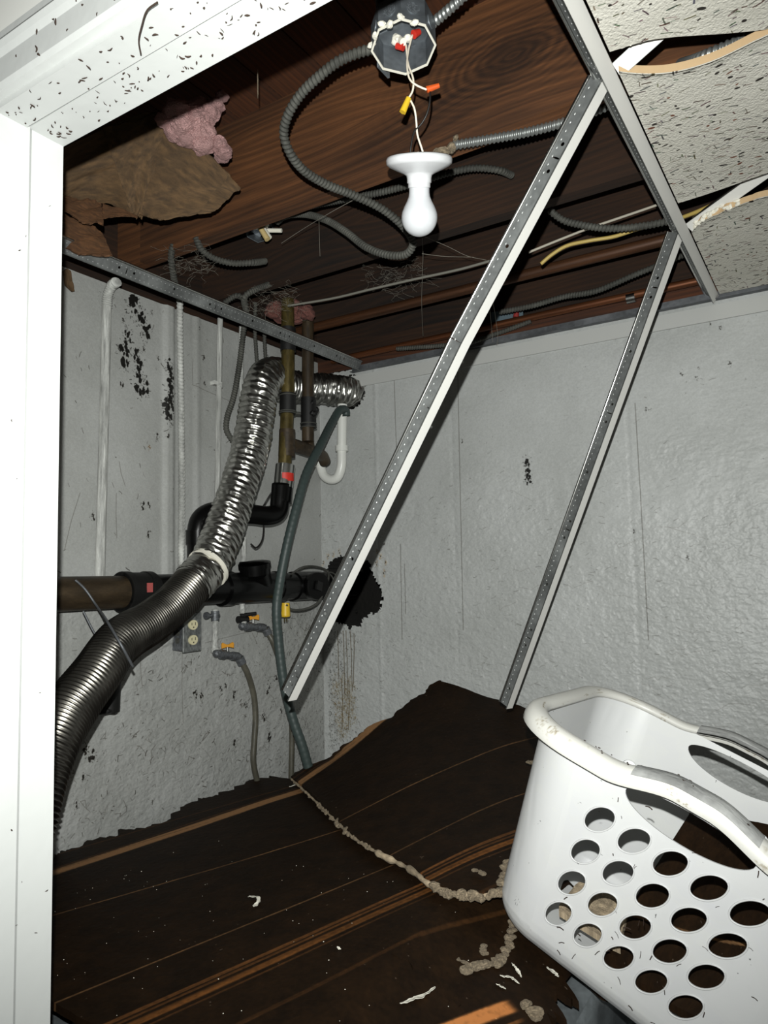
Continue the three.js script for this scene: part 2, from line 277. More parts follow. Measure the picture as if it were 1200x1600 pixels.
const lumps = (a, b, k) => (fbm(a * 34, b * 34, 3, k) - 0.45) * 0.005 + (fbm(a * 3, b * 3, 2, k + 3) - 0.4) * 0.006;
const rib = (a, c, w, h) => h * (1 - step(w * 0.35, w * 0.5, Math.abs(a - c)));

const wallLeft = mesh('wall_left', [
  flip(reliefGrid(-0.01, 1.7, 0.0, 2.3, 0.0085, (a, b, h) => [h, b, a], (a, b) => lumps(a, b, 81) * (b < 1.35 ? 1 : 0.35) + (b > 1.3 ? rib(a, 0.735, 0.045, 0.009) + rib(a, 0.62, 0.02, 0.004) : 0))),
  bx(-0.16, -0.02, 0, 2.3, -0.02, 1.8)], wallMat(leftWallTex, LWW, LWH, reliefTex(1024, 1396, LWW, LWH, 1.38, 0)));
structure(wallLeft, 'white painted masonry wall behind the pipes and ducts, blotched with black dirt', 'wall');

const holePts = [[0.014,1.473,0], [0.033,1.52,0], [0.057,1.546,0], [0.093,1.559,0], [0.133,1.563,0], [0.189,1.552,0], [0.219,1.528,0], [0.229,1.486,0], [0.259,1.454,0], [0.271,1.409,0], [0.265,1.368,0], [0.24,1.35,0], [0.201,1.338,0], [0.178,1.321,0], [0.167,1.296,0], [0.139,1.3,0], [0.121,1.286,0], [0.099,1.306,0], [0.067,1.31,0], [0.042,1.354,0], [0.013,1.413,0]];
const inPoly = (a, b, P) => { let r = false; for (let i = 0, j = P.length - 1; i < P.length; j = i++) if ((P[i][1] > b) !== (P[j][1] > b) && a < (P[j][0] - P[i][0]) * (b - P[i][1]) / (P[j][1] - P[i][1]) + P[i][0]) r = !r; return r; };
const ductHole = [0.149,2.166,0];
const earth = std({ color: 0x14120f, roughness: 1, bumpMap: grain, bumpScale: 0.01 });
const wallFar = new THREE.Group(); wallFar.name = 'wall_far';
const [farFace, farHole] = reliefGrid(-0.02, 2.94, 0.0, 2.25, 0.0062, (a, b, h) => [a, b, h],
  (a, b) => lumps(a, b, 93) * (b < 1.8 ? 0.8 : 0.35) + rib(a, 0.255, 0.012, 0.003) + rib(a, 1.14, 0.008, -0.002) + rib(a, 0.56, 0.008, -0.002),
  (a, b) => inPoly(a + (noise2(a * 90, b * 90, 2) - 0.5) * 0.014, b + (noise2(a * 90, b * 90, 4) - 0.5) * 0.014, holePts) || Math.hypot(a - ductHole[0], b - ductHole[1]) < 0.064, 0.16);
mesh('painted_face', farFace, wallMat(farWallTex, FWW, FWH, reliefTex(1536, 1245, FWW, FWH, 1.7, 9)), wallFar); mesh('broken_masonry', farHole, earth, wallFar);
structure(wallFar, 'white painted far wall of the room with a ragged hole near the corner', 'wall');
structure(mesh('wall_behind', [bx(-0.2, 3.0, 0, 2.69, -0.34, -0.28), bx(-0.2, -0.03, 0, 2.25, -0.28, -0.02)], earth), 'dark earth behind the hole in the far wall', 'wall');
structure(mesh('wall_right', bx(2.9, 3.0, 0, 2.69, -0.3, 1.8), std({ color: 0xc9c9c2, roughness: 0.7 })), 'plain right wall of the room outside the view', 'wall');
structure(mesh('floor', bx(-0.2, 3.0, -0.08, 0, -0.3, 3.2), M.floor), 'bare concrete floor', 'floor');
const plainWall = std({ color: 0xd7d7d2, roughness: 0.75 });
structure(mesh('wall_near', [bx(-0.2, 0.853, 0, 2.69, 1.664, 1.742), bx(1.72, 3.0, 0, 2.69, 1.664, 1.742), bx(0.853, 1.72, 2.048, 2.69, 1.664, 1.742)], plainWall), 'wall with the doorway that the photograph looks through', 'wall');

// doorway: jamb boards, groove, step and moulded casing
const door = new THREE.Group(); door.name = 'door_1';
mesh('jamb', [bx(0.845, 0.871, 0, 2.056, 1.658, 1.699), bx(0.845, 0.866, 0, 2.056, 1.699, 1.7025), bx(0.845, 0.873, 0, 2.056, 1.7025, 1.744)], M.paint, door);
mesh('jamb', [bx(1.70, 1.726, 0, 2.056, 1.658, 1.744)], M.paint, door);
mesh('header', [bx(0.871, 1.70, 2.03, 2.056, 1.658, 1.7035), bx(0.871, 1.70, 2.036, 2.056, 1.7035, 1.707), bx(0.871, 1.70, 2.028, 2.056, 1.707, 1.744)], M.paint, door);
{ // header casing: a moulded profile swept along the doorway
  const sh = new THREE.Shape(); [[0, 0], [0.010, 0.0], [0.013, 0.006], [0.013, 0.034], [0.017, 0.040], [0.020, 0.046], [0.017, 0.052], [0.014, 0.056], [0.014, 0.064], [0, 0.064]].forEach(([a, b], i) => sh[i ? 'lineTo' : 'moveTo'](a, b));
  const g = new THREE.ExtrudeGeometry(sh, { depth: 1.06, bevelEnabled: false }); g.rotateY(-Math.PI / 2); g.translate(1.80, 2.036, 1.744);
  mesh('casing', g, M.paint, door);
  const s2 = new THREE.ExtrudeGeometry(sh, { depth: 2.05, bevelEnabled: false });
  const left = s2.clone(); left.applyMatrix4(new THREE.Matrix4().makeBasis(V(0, 0, 1), V(-1, 0, 0), V(0, 1, 0))); left.translate(0.865, 0, 1.744); mesh('casing', left, M.paint, door);
  const right = s2.clone(); right.applyMatrix4(new THREE.Matrix4().makeBasis(V(0, 0, 1), V(1, 0, 0), V(0, 1, 0))); right.translate(1.706, 0, 1.744); mesh('casing', right, M.paint, door);
}
structure(door, 'white painted door frame with moulded casing, specked with dirt', 'door frame');

// ---------- ceiling: joists, boards above them, sill ----------
const woodA = woodTex(2048, 256, 2.9, 0.3, [34, 19, 9], [138, 88, 50], 3, [[1.145,2.543,0.84]].map((q) => [q[0], q[1] - 2.4, 0.05]).concat([[0.25, 0.2, 0.02]]));
const woodB = woodTex(1024, 256, 1.5, 0.3, [26, 18, 12], [104, 70, 44], 14, [[0.4, 0.1, 0.03]]);
woodA.repeat.set(1 / 2.9, 1 / 0.3); woodB.repeat.set(1 / 1.5, 1 / 0.3);
const joistA = std({ map: woodA, roughness: 0.75, bumpMap: woodA, bumpScale: 0.001 });
const joistB = std({ map: woodB, roughness: 0.85, color: 0xb3a798, bumpMap: woodB, bumpScale: 0.001 });
const sillM = std({ map: woodB, roughness: 0.8, color: 0xffd0a8 });
const boardM = std({ map: woodB, roughness: 0.85, color: 0xffd2a0 });
const ceil = new THREE.Group(); ceil.name = 'ceiling';
function joist(z0, z1, mat) { const g = bx(-0.1, 2.9, 2.4, 2.69, z0, z1); const uv = g.attributes.uv, p = g.attributes.position; for (let i = 0; i < uv.count; i++) uv.setXY(i, p.getX(i), p.getY(i) - 2.4 + (p.getZ(i) - z1) * 0.9); mesh('joist', g, mat, ceil); }
joist(0.80, 0.84, joistA); joist(0.465, 0.505, joistB); joist(0.105, 0.147, joistB); joist(1.42, 1.46, joistB);
{ const n = 21, w = 3.1 / n; const g = bx(0, w - 0.004, 2.69, 2.71, -0.3, 1.74); const uv = g.attributes.uv; for (let i = 0; i < uv.count; i++) uv.setXY(i, uv.getY(i), uv.getX(i)); for (let i = 0; i < n; i++) { const b = mesh('floorboard', g, boardM, ceil); b.position.x = -0.2 + i * w; } }
mesh('subfloor', bx(-0.2, 3.0, 2.712, 2.76, -0.34, 1.8), boardM, ceil);
mesh('sill_plate', bx(-0.1, 2.9, 2.252, 2.302, -0.16, 0.008), sillM, ceil);
mesh('rim_board', bx(-0.1, 2.9, 2.302, 2.69, -0.16, -0.12), joistB, ceil);
mesh('rim_board', bx(-0.2, -0.14, 2.302, 2.69, -0.3, 1.66), joistB, ceil);
structure(ceil, 'open ceiling of dark wooden joists under the floor boards above', 'ceiling');

// band of paint and metal wall angle along the top of the far wall
const trimPaint = std({ color: 0xb9bab7, roughness: 0.5 });
const trim = new THREE.Group(); trim.name = 'trim_1';
mesh('wall_band', bx(0.0, 2.9, 2.178, 2.222, -0.02, 0.007), trimPaint, trim);
mesh('wall_angle', [bx(0.16, 2.9, 2.234, 2.2355, 0.002, 0.024), bx(0.16, 2.9, 2.236, 2.258, 0.007, 0.0088)], M.galvDull, trim);
structure(trim, 'metal ceiling angle and painted band along the top of the far wall', 'trim');

// ---------- suspended ceiling: tees and tiles ----------
// a tee along points; web = direction in which its web stands up from the flange
function teeSegment(a, b, web, notch) {
  const A = V(a), B = V(b), X = B.clone().sub(A), L = X.length(); X.normalize();
  const Y = V(web); Y.sub(X.clone().multiplyScalar(Y.dot(X))).normalize(); const Z = X.clone().cross(Y);
  const mt = new THREE.Matrix4().makeBasis(X, Y, Z).setPosition(A);
  const fl = bx(0, L, -0.0009, 0, -0.012, 0.012);
  const lip = [bx(0, L, -0.0009, 0.0016, -0.0124, -0.0118), bx(0, L, -0.0009, 0.0016, 0.0118, 0.0124)];
  const sh = new THREE.Shape(); sh.moveTo(0, 0.001); sh.lineTo(L, 0.001); sh.lineTo(L, 0.031); sh.lineTo(0, 0.031);
  const hole = (x, y, rx, ry) => { const h = new THREE.Path(); h.absellipse(x, y, rx, ry, 0, Math.PI * 2, true); sh.holes.push(h); };
  for (let x = 0.05; x < L - 0.03; x += 0.075) { if (Math.round(x / 0.075) % 4 === 2) { hole(x, 0.016, 0.0016, 0.008); hole(x + 0.022, 0.018, 0.0034, 0.0034); hole(x - 0.022, 0.018, 0.0034, 0.0034); } else if (Math.round(x / 0.075) % 4 === 0) hole(x, 0.02, 0.0034, 0.0034); }
  const wb = new THREE.ExtrudeGeometry(sh, { depth: 0.001, bevelEnabled: false, curveSegments: 5 }); wb.translate(0, 0, -0.0005);
  const bulb = new THREE.CylinderGeometry(0.0036, 0.0036, L, 10); bulb.rotateZ(-Math.PI / 2); bulb.translate(L / 2, 0.0345, 0);
  const dots = []; const dot = new THREE.OctahedronGeometry(0.0013, 0); dot.scale(1.7, 1, 0.7);
  for (let x = 0.01; x < L - 0.005; x += 0.0135) for (const [y, o] of [[0.0075, 0], [0.0245, 0.006]]) for (const s of [-1, 1]) { const d = dot.clone(); d.translate(x + o, y, s * 0.0006); dots.push(d); }
  const all = { flange: [fl], flange_back: lip, web: [wb], bulb: [bulb], stitching: [merge(dots)] };
  for (const k in all) for (const g of all[k]) g.applyMatrix4(mt);
  return all;
}
function tee(name, label, pts, web, group, white = M.teeWhite) {
  const t = thing(name, label, 'ceiling tee', group), acc = {};
  for (let i = 0; i + 1 < pts.length; i++) { const s = teeSegment(pts[i], pts[i + 1], web); for (const k in s) (acc[k] ??= []).push(...s[k]); }
  mesh('flange', acc.flange, white, t); mesh('flange_edge', acc.flange_back, M.galv, t);
  const w = mesh('web', acc.web, M.galvTee, t); mesh('stitching', acc.stitching, M.stitch, w); mesh('bulb', acc.bulb, M.steel, t);
  return place(t);
}
tee('ceiling_tee', 'white main ceiling tee crossing the upper right, still hung beside the tiles', [[1.4, 2.2355, 0.01], [1.4, 2.2355, 1.655]], [-0.78, 0.62, 0], 'main ceiling tees');
tee('ceiling_tee', 'grey main ceiling tee with slotted web above the left wall', [[0.197, 2.236, 0.02], [0.197, 2.236, 1.65]], [0.45, 0.89, 0], 'main ceiling tees');
const eye = [1.65, 1.5, 2.17];
const towards = (p, side) => { const v = V(p).sub(V(eye)).normalize(); const s = new THREE.Vector3(-0.845, 0.022, 0.535); return [v.x * (1 - side) + s.x * side, v.y * (1 - side) + s.y * side, v.z * (1 - side) + s.z * side]; };
tee('ceiling_tee', 'long bent white ceiling tee fallen from the grid, hanging across the pipes', [[1.392, 2.243, 1.091], [1.124,1.885,1.062], [0.696,1.243,1.021]], towards([1.05, 1.74, 1.06], 0.56), 'fallen cross tees');
tee('ceiling_tee', 'straight fallen ceiling tee hanging in front of the plain far wall', [[1.392, 2.243, 0.482], [0.892,1.133,0.374]], towards([1.14, 1.69, 0.43], 0.52), 'fallen cross tees');
tee('ceiling_tee', 'short stretch of cross tee in the gap above the upper ceiling tile gap', [[1.408, 2.25, 1.096], [1.408 + 1.9 * ([1.461,2.268,1.109][0] - 1.408), 2.25 + 1.9 * 0.018, 1.096 + 1.9 * ([1.461,2.268,1.109][2] - 1.096)]], [-0.5, 0.4, -0.8], 'cross tees in the tile gaps');
tee('ceiling_tee', 'short stretch of cross tee in the gap beside the broken ceiling tile', [[1.408, 2.25, 0.482], [1.408 + 1.9 * ([1.523,2.268,0.557][0] - 1.408), 2.25 + 1.9 * 0.018, 0.482 + 1.9 * ([1.523,2.268,0.557][2] - 0.482)]], [-0.35, 0.55, -0.75], 'cross tees in the tile gaps');

const tileTex = canvasTex(1024, 1024, (g, w, h) => {
  paintBase(g, w, h, [206, 203, 192], 53, 13);
  for (let i = 0; i < 1300; i++) { g.strokeStyle = `rgba(${rr(25, 70) | 0},${rr(22, 60) | 0},${rr(18, 50) | 0},${rr(0.5, 0.95).toFixed(2)})`; g.lineWidth = rr(1.4, 4.2); const x = rr(0, w), y = rr(0, h), l = rr(5, 30), a = rr(-0.6, 0.5) + (rnd() < 0.2 ? 1.3 : 0); g.beginPath(); g.moveTo(x, y); g.quadraticCurveTo(x + Math.cos(a) * l * 0.5 + rr(-3, 3), y + Math.sin(a) * l * 0.5 + rr(-3, 3), x + Math.cos(a) * l, y + Math.sin(a) * l); g.stroke(); }
  for (let i = 0; i < 260; i++) { g.fillStyle = rnd() < 0.8 ? '#241f1a' : '#6a3a26'; g.beginPath(); g.ellipse(rr(0, w), rr(0, h), rr(3, 11), rr(2, 5), rr(-0.7, 0.5), 0, 7); g.fill(); }
});
tileTex.repeat.set(1 / 0.62, 1 / 0.62);
const tileBump = dataTex(512, 512, (x, y) => 255 * clamp(fbm(x / 5, y / 5, 3, 83) * 1.2, 0, 1), false); tileBump.repeat.set(1 / 0.3, 1 / 0.3);
const tileM = std({ map: tileTex, roughness: 0.95, bumpMap: tileBump, bumpScale: 0.0014 });
const tileEdge = std({ color: 0xc2a680, roughness: 1, bumpMap: grain, bumpScale: 0.002 });
function tile(label, near, far, sagFn, edgeSide) {
  const t = thing('ceiling_tile', label, 'ceiling tile', 'speckled ceiling tiles');
  const uvf = (p) => [p.x, p.z];
  const n = 28, m = 20; const cn = new THREE.CatmullRomCurve3(near.map((p) => V(p)), false, 'chordal', 0.1);
  mesh('face', ruled(near, far, n, m, 0.003, (p, s, q) => sagFn(p, s, q), uvf), tileM, t);
  mesh('core', ruled(near, far, n, m, 0.0125, (p, s, q) => { sagFn(p, s, q); p.y += 0.0125; }, uvf), tileEdge, t);
  if (edgeSide) { const e = []; for (let i = 0; i < 26; i++) { const u = rr(edgeSide[0], edgeSide[1]); const p = (edgeSide[2] ? new THREE.CatmullRomCurve3(far.map((q) => V(q)), false, 'chordal', 0.1) : cn).getPoint(u); sagFn(p, u, edgeSide[2] ? 1 : 0); e.push(chunk([p.x, p.y + rr(0.0, 0.012), p.z], [rr(0.003, 0.011), rr(0.002, 0.006), rr(0.003, 0.007)], 1, i, 1)); } mesh('torn_fibre', e, M.plaster, t); }
  return place(t);
}
tile('speckled ceiling tile in the top right corner of the view', [[1.412, 2.245, 1.65], [2.0, 2.245, 1.65], [2.6, 2.245, 1.65]],
  [...[[1.413,2.245,1.155], [1.437,2.245,1.152], [1.463,2.245,1.148], [1.495,2.245,1.135], [1.533,2.245,1.114], [1.572,2.245,1.092], [1.606,2.245,1.075]], [1.9, 2.245, 1.11], [2.6, 2.245, 1.11]], (p, s, q) => { p.y += (fbm(p.x * 8, p.z * 8, 2, 4) - 0.4) * 0.006; }, [0.02, 0.3, 1]);
tile('large speckled ceiling tile with a tan cut edge, between the two fallen tees', [[1.412, 2.245, 1.10], [1.44, 2.240, 1.084], [1.481, 2.236, 1.067], [1.533, 2.235, 1.06], [1.6, 2.239, 1.066], [1.9, 2.245, 1.08], [2.6, 2.245, 1.08]],
  [[1.412, 2.245, 0.63], [1.461, 2.245, 0.634], [1.578, 2.245, 0.655], [1.9, 2.245, 0.68], [2.6, 2.245, 0.68]], (p) => { p.y += (fbm(p.x * 5, p.z * 5, 2, 9) - 0.4) * 0.004; }, null);
tile('broken ceiling tile with a crumbled edge against the far wall', [[1.412, 2.245, 0.468], [1.444, 2.245, 0.51], [1.485, 2.245, 0.532], [1.535, 2.245, 0.552], [1.57, 2.245, 0.548], [1.9, 2.245, 0.55], [2.6, 2.245, 0.55]],
  [[1.412, 2.245, 0.028], [2.0, 2.245, 0.028], [2.6, 2.245, 0.028]], (p, s, q) => { p.y += (fbm(p.x * 6, p.z * 6, 2, 14) - 0.4) * 0.004; if (q < 0.12) p.z += (fbm(p.x * 45, 3, 3, 5) - 0.45) * 0.03; }, [0.05, 0.45, 0]);

// ---------- flexible duct ----------
const foilM = std({ color: 0xb4b3ae, metalness: 1, roughness: 0.3, bumpMap: grain, bumpScale: 0.004 });
const foilDark = std({ color: 0x6f6c66, metalness: 0.95, roughness: 0.3, map: smudge });
{
  const duct = thing('dryer_duct', 'crumpled silver foil dryer duct rising to the far wall corner', 'duct');
  const path = [[ductHole[0], ductHole[1], -0.05], [ductHole[0] - 0.005, ductHole[1] - 0.002, 0.03], [0.105, 2.158, 0.12], [0.066, 2.150, 0.22], [0.064, 2.145, 0.32], [0.075,2.166,0.323], [0.132,2.118,0.459], [0.14,2.06,0.495], [0.141,1.988,0.512], [0.147,1.882,0.545], [0.168,1.717,0.634], [0.187,1.57,0.727], [0.193,1.508,0.771]];
  mesh('foil_hose', sweep(path, (s, th) => { const ph = s / 0.0195 + th / (2 * Math.PI); const f = ph - Math.floor(ph); const ridge = Math.pow(Math.abs(Math.sin(Math.PI * f)), 0.55); const w = s < 0.3 ? 1.2 : 0.95; return 0.0495 + 0.0078 * ridge + (noise2(s * 130, th * 5 + 3, 3) - 0.5) * 0.0045 * w + (noise2(s * 40, th * 2.2, 6) - 0.5) * 0.005 * w; }, { ds: 0.0022, sides: 56 }), foilM, duct);
  place(duct);
  const low = thing('dryer_duct', 'dirty ribbed metal duct curving down to the door frame', 'duct');
  const p2 = [[0.192,1.52,0.761], [0.193,1.483,0.81], [0.209,1.433,0.89], [0.236,1.391,0.987], [0.288,1.349,1.129], [0.341,1.287,1.232], [0.372,1.229,1.313], [0.41,1.164,1.378], [0.434,1.076,1.425], [0.439,0.974,1.46]];
  const hose = mesh('metal_hose', sweep(p2, (s, th) => { const f = s / 0.0092 + th / (2 * Math.PI); const dent = Math.exp(-Math.pow((s - 0.5) / 0.05, 2)) * 0.006 * Math.max(0, Math.cos(th - 1.2)); return 0.0515 + 0.0026 * Math.sin(f * 2 * Math.PI) - dent + (noise2(s * 14, th * 1.5, 8) - 0.5) * 0.006; }, { ds: 0.0023, sides: 44 }), foilDark, low);
  void hose;
  const a = V(p2[0]), b = V(p2[1]), d = b.clone().sub(a).normalize();
  mesh('collar', cyl(a.clone().addScaledVector(d, -0.004).toArray(), a.clone().addScaledVector(d, 0.008).toArray(), 0.0605, 0.0605, 40), M.plaster, low);
  const tape = []; for (let i = 0; i < 5; i++) { const c = a.clone().addScaledVector(d, 0.02 + i * 0.012); tape.push(sweep([c.toArray(), c.clone().addScaledVector(d, 0.014).toArray()], (s, th) => 0.0565 + (noise2(s * 300 + i * 9, th * 3, 5) - 0.5) * 0.005, { ds: 0.003, sides: 40, cap: false })); }
  mesh('foil_tape', tape, foilM, low);
  place(low);
}
// ---------- drain pipes on the left wall ----------
const RP = 0.045, PX = 0.078;
{
  const t = thing('drain_pipe', 'thick horizontal drain pipe along the left wall, brown then black', 'pipe');
  const y = (z) => 1.452 + 0.008 * z, P = (z) => [PX, y(z), z];
  mesh('brown_pipe', cyl(P(1.64), P(0.93), RP * 0.93, RP * 0.93, 36), M.brownPipe, t);
  const cp = mesh('coupling', [cyl(P(0.955), P(0.86), RP * 1.12, RP * 1.12, 36), cyl(P(0.955), P(0.935), RP * 1.18, RP * 1.18, 36), cyl(P(0.885), P(0.865), RP * 1.18, RP * 1.18, 36)], M.rubber, t);
  mesh('red_label', bx(PX + RP * 1.1, PX + RP * 1.14, y(0.91) - 0.002, y(0.91) + 0.022, 0.897, 0.915), std({ color: 0xa6514e, roughness: 0.6 }), cp);
  mesh('black_pipe', cyl(P(0.87), P(-0.09), RP, RP, 36), M.black, t);
  mesh('fitting', [cyl(P(0.60), P(0.565), RP * 1.16, RP * 1.16, 36), cyl(P(0.36), P(0.33), RP * 1.14, RP * 1.14, 36), cyl(P(0.565), P(0.36), RP * 1.07, RP * 1.07, 36), cyl(P(0.27), P(0.12), RP * 1.1, RP * 1.1, 36)], M.black, t);
  const wye = mesh('cleanout_branch', [cyl([0.078,1.438,0.412], [0.1,1.506,0.472], RP * 0.8, RP * 0.98, 36), cyl([0.1,1.5,0.475], [0.102,1.52,0.479], RP * 1.06, RP * 1.06, 36)], M.black, t);
  mesh('cap', [cyl([0.102,1.518,0.479], [0.103,1.532,0.482], RP * 1.13, RP * 1.13, 36), cyl([0.103,1.532,0.482], [0.103,1.537,0.482], RP * 1.1, RP * 0.98, 36)], M.black, wye);
  // cleanout plug that faces into the room, with its raised square nut
  const c = [0.11, 1.453, 0.205];
  const pl = mesh('cleanout_plug', [cyl([PX, c[1], c[2]], [c[0] + 0.035, c[1], c[2] + 0.012], RP * 0.97, RP * 0.97, 36), cyl([c[0] + 0.028, c[1], c[2] + 0.01], [c[0] + 0.04, c[1], c[2] + 0.014], RP * 1.05, RP * 1.02, 36)], M.black, t);
  const nut = new THREE.CylinderGeometry(0.021, 0.021, 0.008, 4); nut.rotateZ(Math.PI / 2); nut.rotateX(0.5); nut.translate(c[0] + 0.044, c[1], c[2] + 0.015); mesh('square_nut', nut, M.rubber, pl);
  mesh('clamp', [new THREE.TorusGeometry(RP * 1.02, 0.003, 8, 36).translate(PX, y(0.09), 0.09), new THREE.TorusGeometry(RP * 1.02, 0.003, 8, 36).translate(PX, y(0.06), 0.06)], M.bxDusty, t);
  place(t);
}
{
  const t = thing('drain_pipe', 'upright drain stack of brass, rubber and black pipe with a red clamp label', 'pipe');
  const top = [0.165,2.284,0.381], A = [0.165,2.074,0.385], B = [0.165,1.89,0.394], C = [0.165,1.805,0.408], E = [0.165,1.749,0.422];
  const lerp = (p, q, k) => p.map((v, i) => v + (q[i] - v) * k);
  mesh('brass_pipe', [cyl([top[0], 2.395, top[2]], A, 0.0215), cyl(A, C, 0.0215)], M.brass, t);
  mesh('upper_sleeve', cyl([top[0], 2.30, top[2]], lerp(top, A, 0.3), 0.025), M.rubber, t);
  const cpl = mesh('rubber_coupling', [cyl(lerp(A, B, -0.03), lerp(A, B, 0.34), 0.0265)], M.rubber, t);
  const ring = (p, r, q = 0.0022) => { const g = new THREE.TorusGeometry(r, q, 8, 32); g.rotateX(Math.PI / 2); g.translate(...p); return g; };
  mesh('hose_clamp', [ring(lerp(A, B, 0.0), 0.027), ring(lerp(A, B, 0.32), 0.027), ring(lerp(A, B, 0.29), 0.027), cyl([A[0] + 0.02, lerp(A, B, 0.32)[1], A[2] - 0.01], [A[0] + 0.03, lerp(A, B, 0.32)[1], A[2] - 0.025], 0.005)], M.bxDusty, cpl);
  mesh('tee_fitting', [cyl(lerp(A, B, 0.62), lerp(A, B, 1.1), 0.026, 0.027)], M.brownPipe, t);
  const nm = mesh('no_hub_band', cyl(lerp(B, C, 0.55), lerp(B, C, 1.5), 0.031), M.steel, t);
  const ly = lerp(B, C, 1.03); { const g = new THREE.CylinderGeometry(0.0318, 0.0318, 0.026, 20, 1, true, 0.5, 1.5); g.translate(ly[0], ly[1], ly[2]); mesh('red_label', g, M.red, nm); }
  mesh('black_elbow', [sweep([[E[0], E[1] + 0.03, E[2]], [0.165,1.736,0.428], [0.163,1.691,0.439], [0.155,1.678,0.472], [0.14,1.68,0.528], [0.12,1.68,0.603], [0.11,1.68,0.658]], 0.0305, { ds: 0.008, sides: 24 }), cyl([0.165,1.77,0.418], [0.165,1.722,0.425], 0.0335)], M.black, t);
  mesh('black_return', [sweep([[0.115,1.68,0.625], [0.108,1.679,0.669], [0.103,1.657,0.704], [0.1,1.62,0.714], [0.095,1.569,0.709], [0.085,1.482,0.7]], (s) => 0.0305, { ds: 0.008, sides: 24 }), cyl([0.1,1.628,0.714], [0.097,1.588,0.711], 0.034)], M.black, t);
  place(t);
  const q = thing('drain_pipe', 'second upright drain pipe beside the brass stack, joined to the white trap', 'pipe');
  const a = [0.15,2.231,0.256], b = [0.15,2.114,0.258], c2 = [0.15,1.941,0.265];
  mesh('pipe', [cyl([a[0], 2.395, a[2]], c2, 0.0205)], M.brownPipe, q);
  const cr = mesh('corroded_joint', [cyl([0.15,2.092,0.259], [0.15,1.99,0.261], 0.026), ...[0, 1, 2, 3, 4, 5, 6, 7, 8].map((i) => { const o = [0.15,2.053,0.252]; return chunk([o[0] + rr(-0.02, 0.03), o[1] + rr(-0.03, 0.03), o[2] + rr(-0.02, 0.02)], rr(0.008, 0.014), 1, i, 1); })], M.rubber, q);
  void cr; mesh('hose_clamp', [ring([0.15,1.99,0.261], 0.0265), ring([0.15,2.003,0.261], 0.0265)], M.bxDusty, q);
  mesh('branch', [cyl([0.16,1.917,0.365], [0.15,1.91,0.234], 0.0215), sweep([[0.15,1.941,0.265], [0.148,1.917,0.253], [0.14,1.91,0.204], [0.13,1.906,0.158], [0.12,1.89,0.13]], 0.0205, { ds: 0.006, sides: 20 })], M.brownPipe, q);
  place(q);
  const w = thing('trap_pipe', 'white plastic trap pipe with a curved bend in the corner', 'pipe');
  const T = [[0.157,2.104,0.07], [0.151,1.945,0.07], [0.147,1.875,0.07], [0.129,1.84,0.07], [0.1,1.835,0.07], [0.071,1.85,0.07], [0.057,1.877,0.07], [0.052,1.904,0.07]];
  mesh('standpipe', cyl(T[0], T[1], 0.0175), M.pvc, w);
  mesh('bend', sweep(T.slice(1), 0.0172, { ds: 0.006, sides: 24 }), M.pvc, w);
  mesh('slip_nut', [cyl([T[1][0], T[1][1] + 0.008, T[1][2]], [T[1][0], T[1][1] - 0.012, T[1][2]], 0.0235, 0.0235, 12)], M.pvc, w);
  mesh('slip_nut', [cyl([T[7][0], T[7][1] + 0.004, T[7][2]], [T[7][0] + 0.002, T[7][1] - 0.016, T[7][2]], 0.0225, 0.0225, 12)], M.pvc, w);
  place(w);
}
single('drain_hose', sweep([[0.177,2.058,0.075], [0.178,2.078,0.08], [0.177,2.075,0.11], [0.179,2.025,0.16], [0.21,1.917,0.277], [0.215,1.812,0.36], [0.215,1.7,0.411], [0.205,1.589,0.444], [0.19,1.481,0.461], [0.19,1.394,0.48], [0.19,1.297,0.473], [0.2,1.161,0.46], [0.22,1.056,0.444], [0.24,0.979,0.427], [0.25,0.91,0.41]], (s) => 0.0145 + 0.0006 * Math.sin(s * 700), { ds: 0.006, sides: 16 }), M.hose, 'dark green drain hose running from the white trap down behind the debris', 'hose');

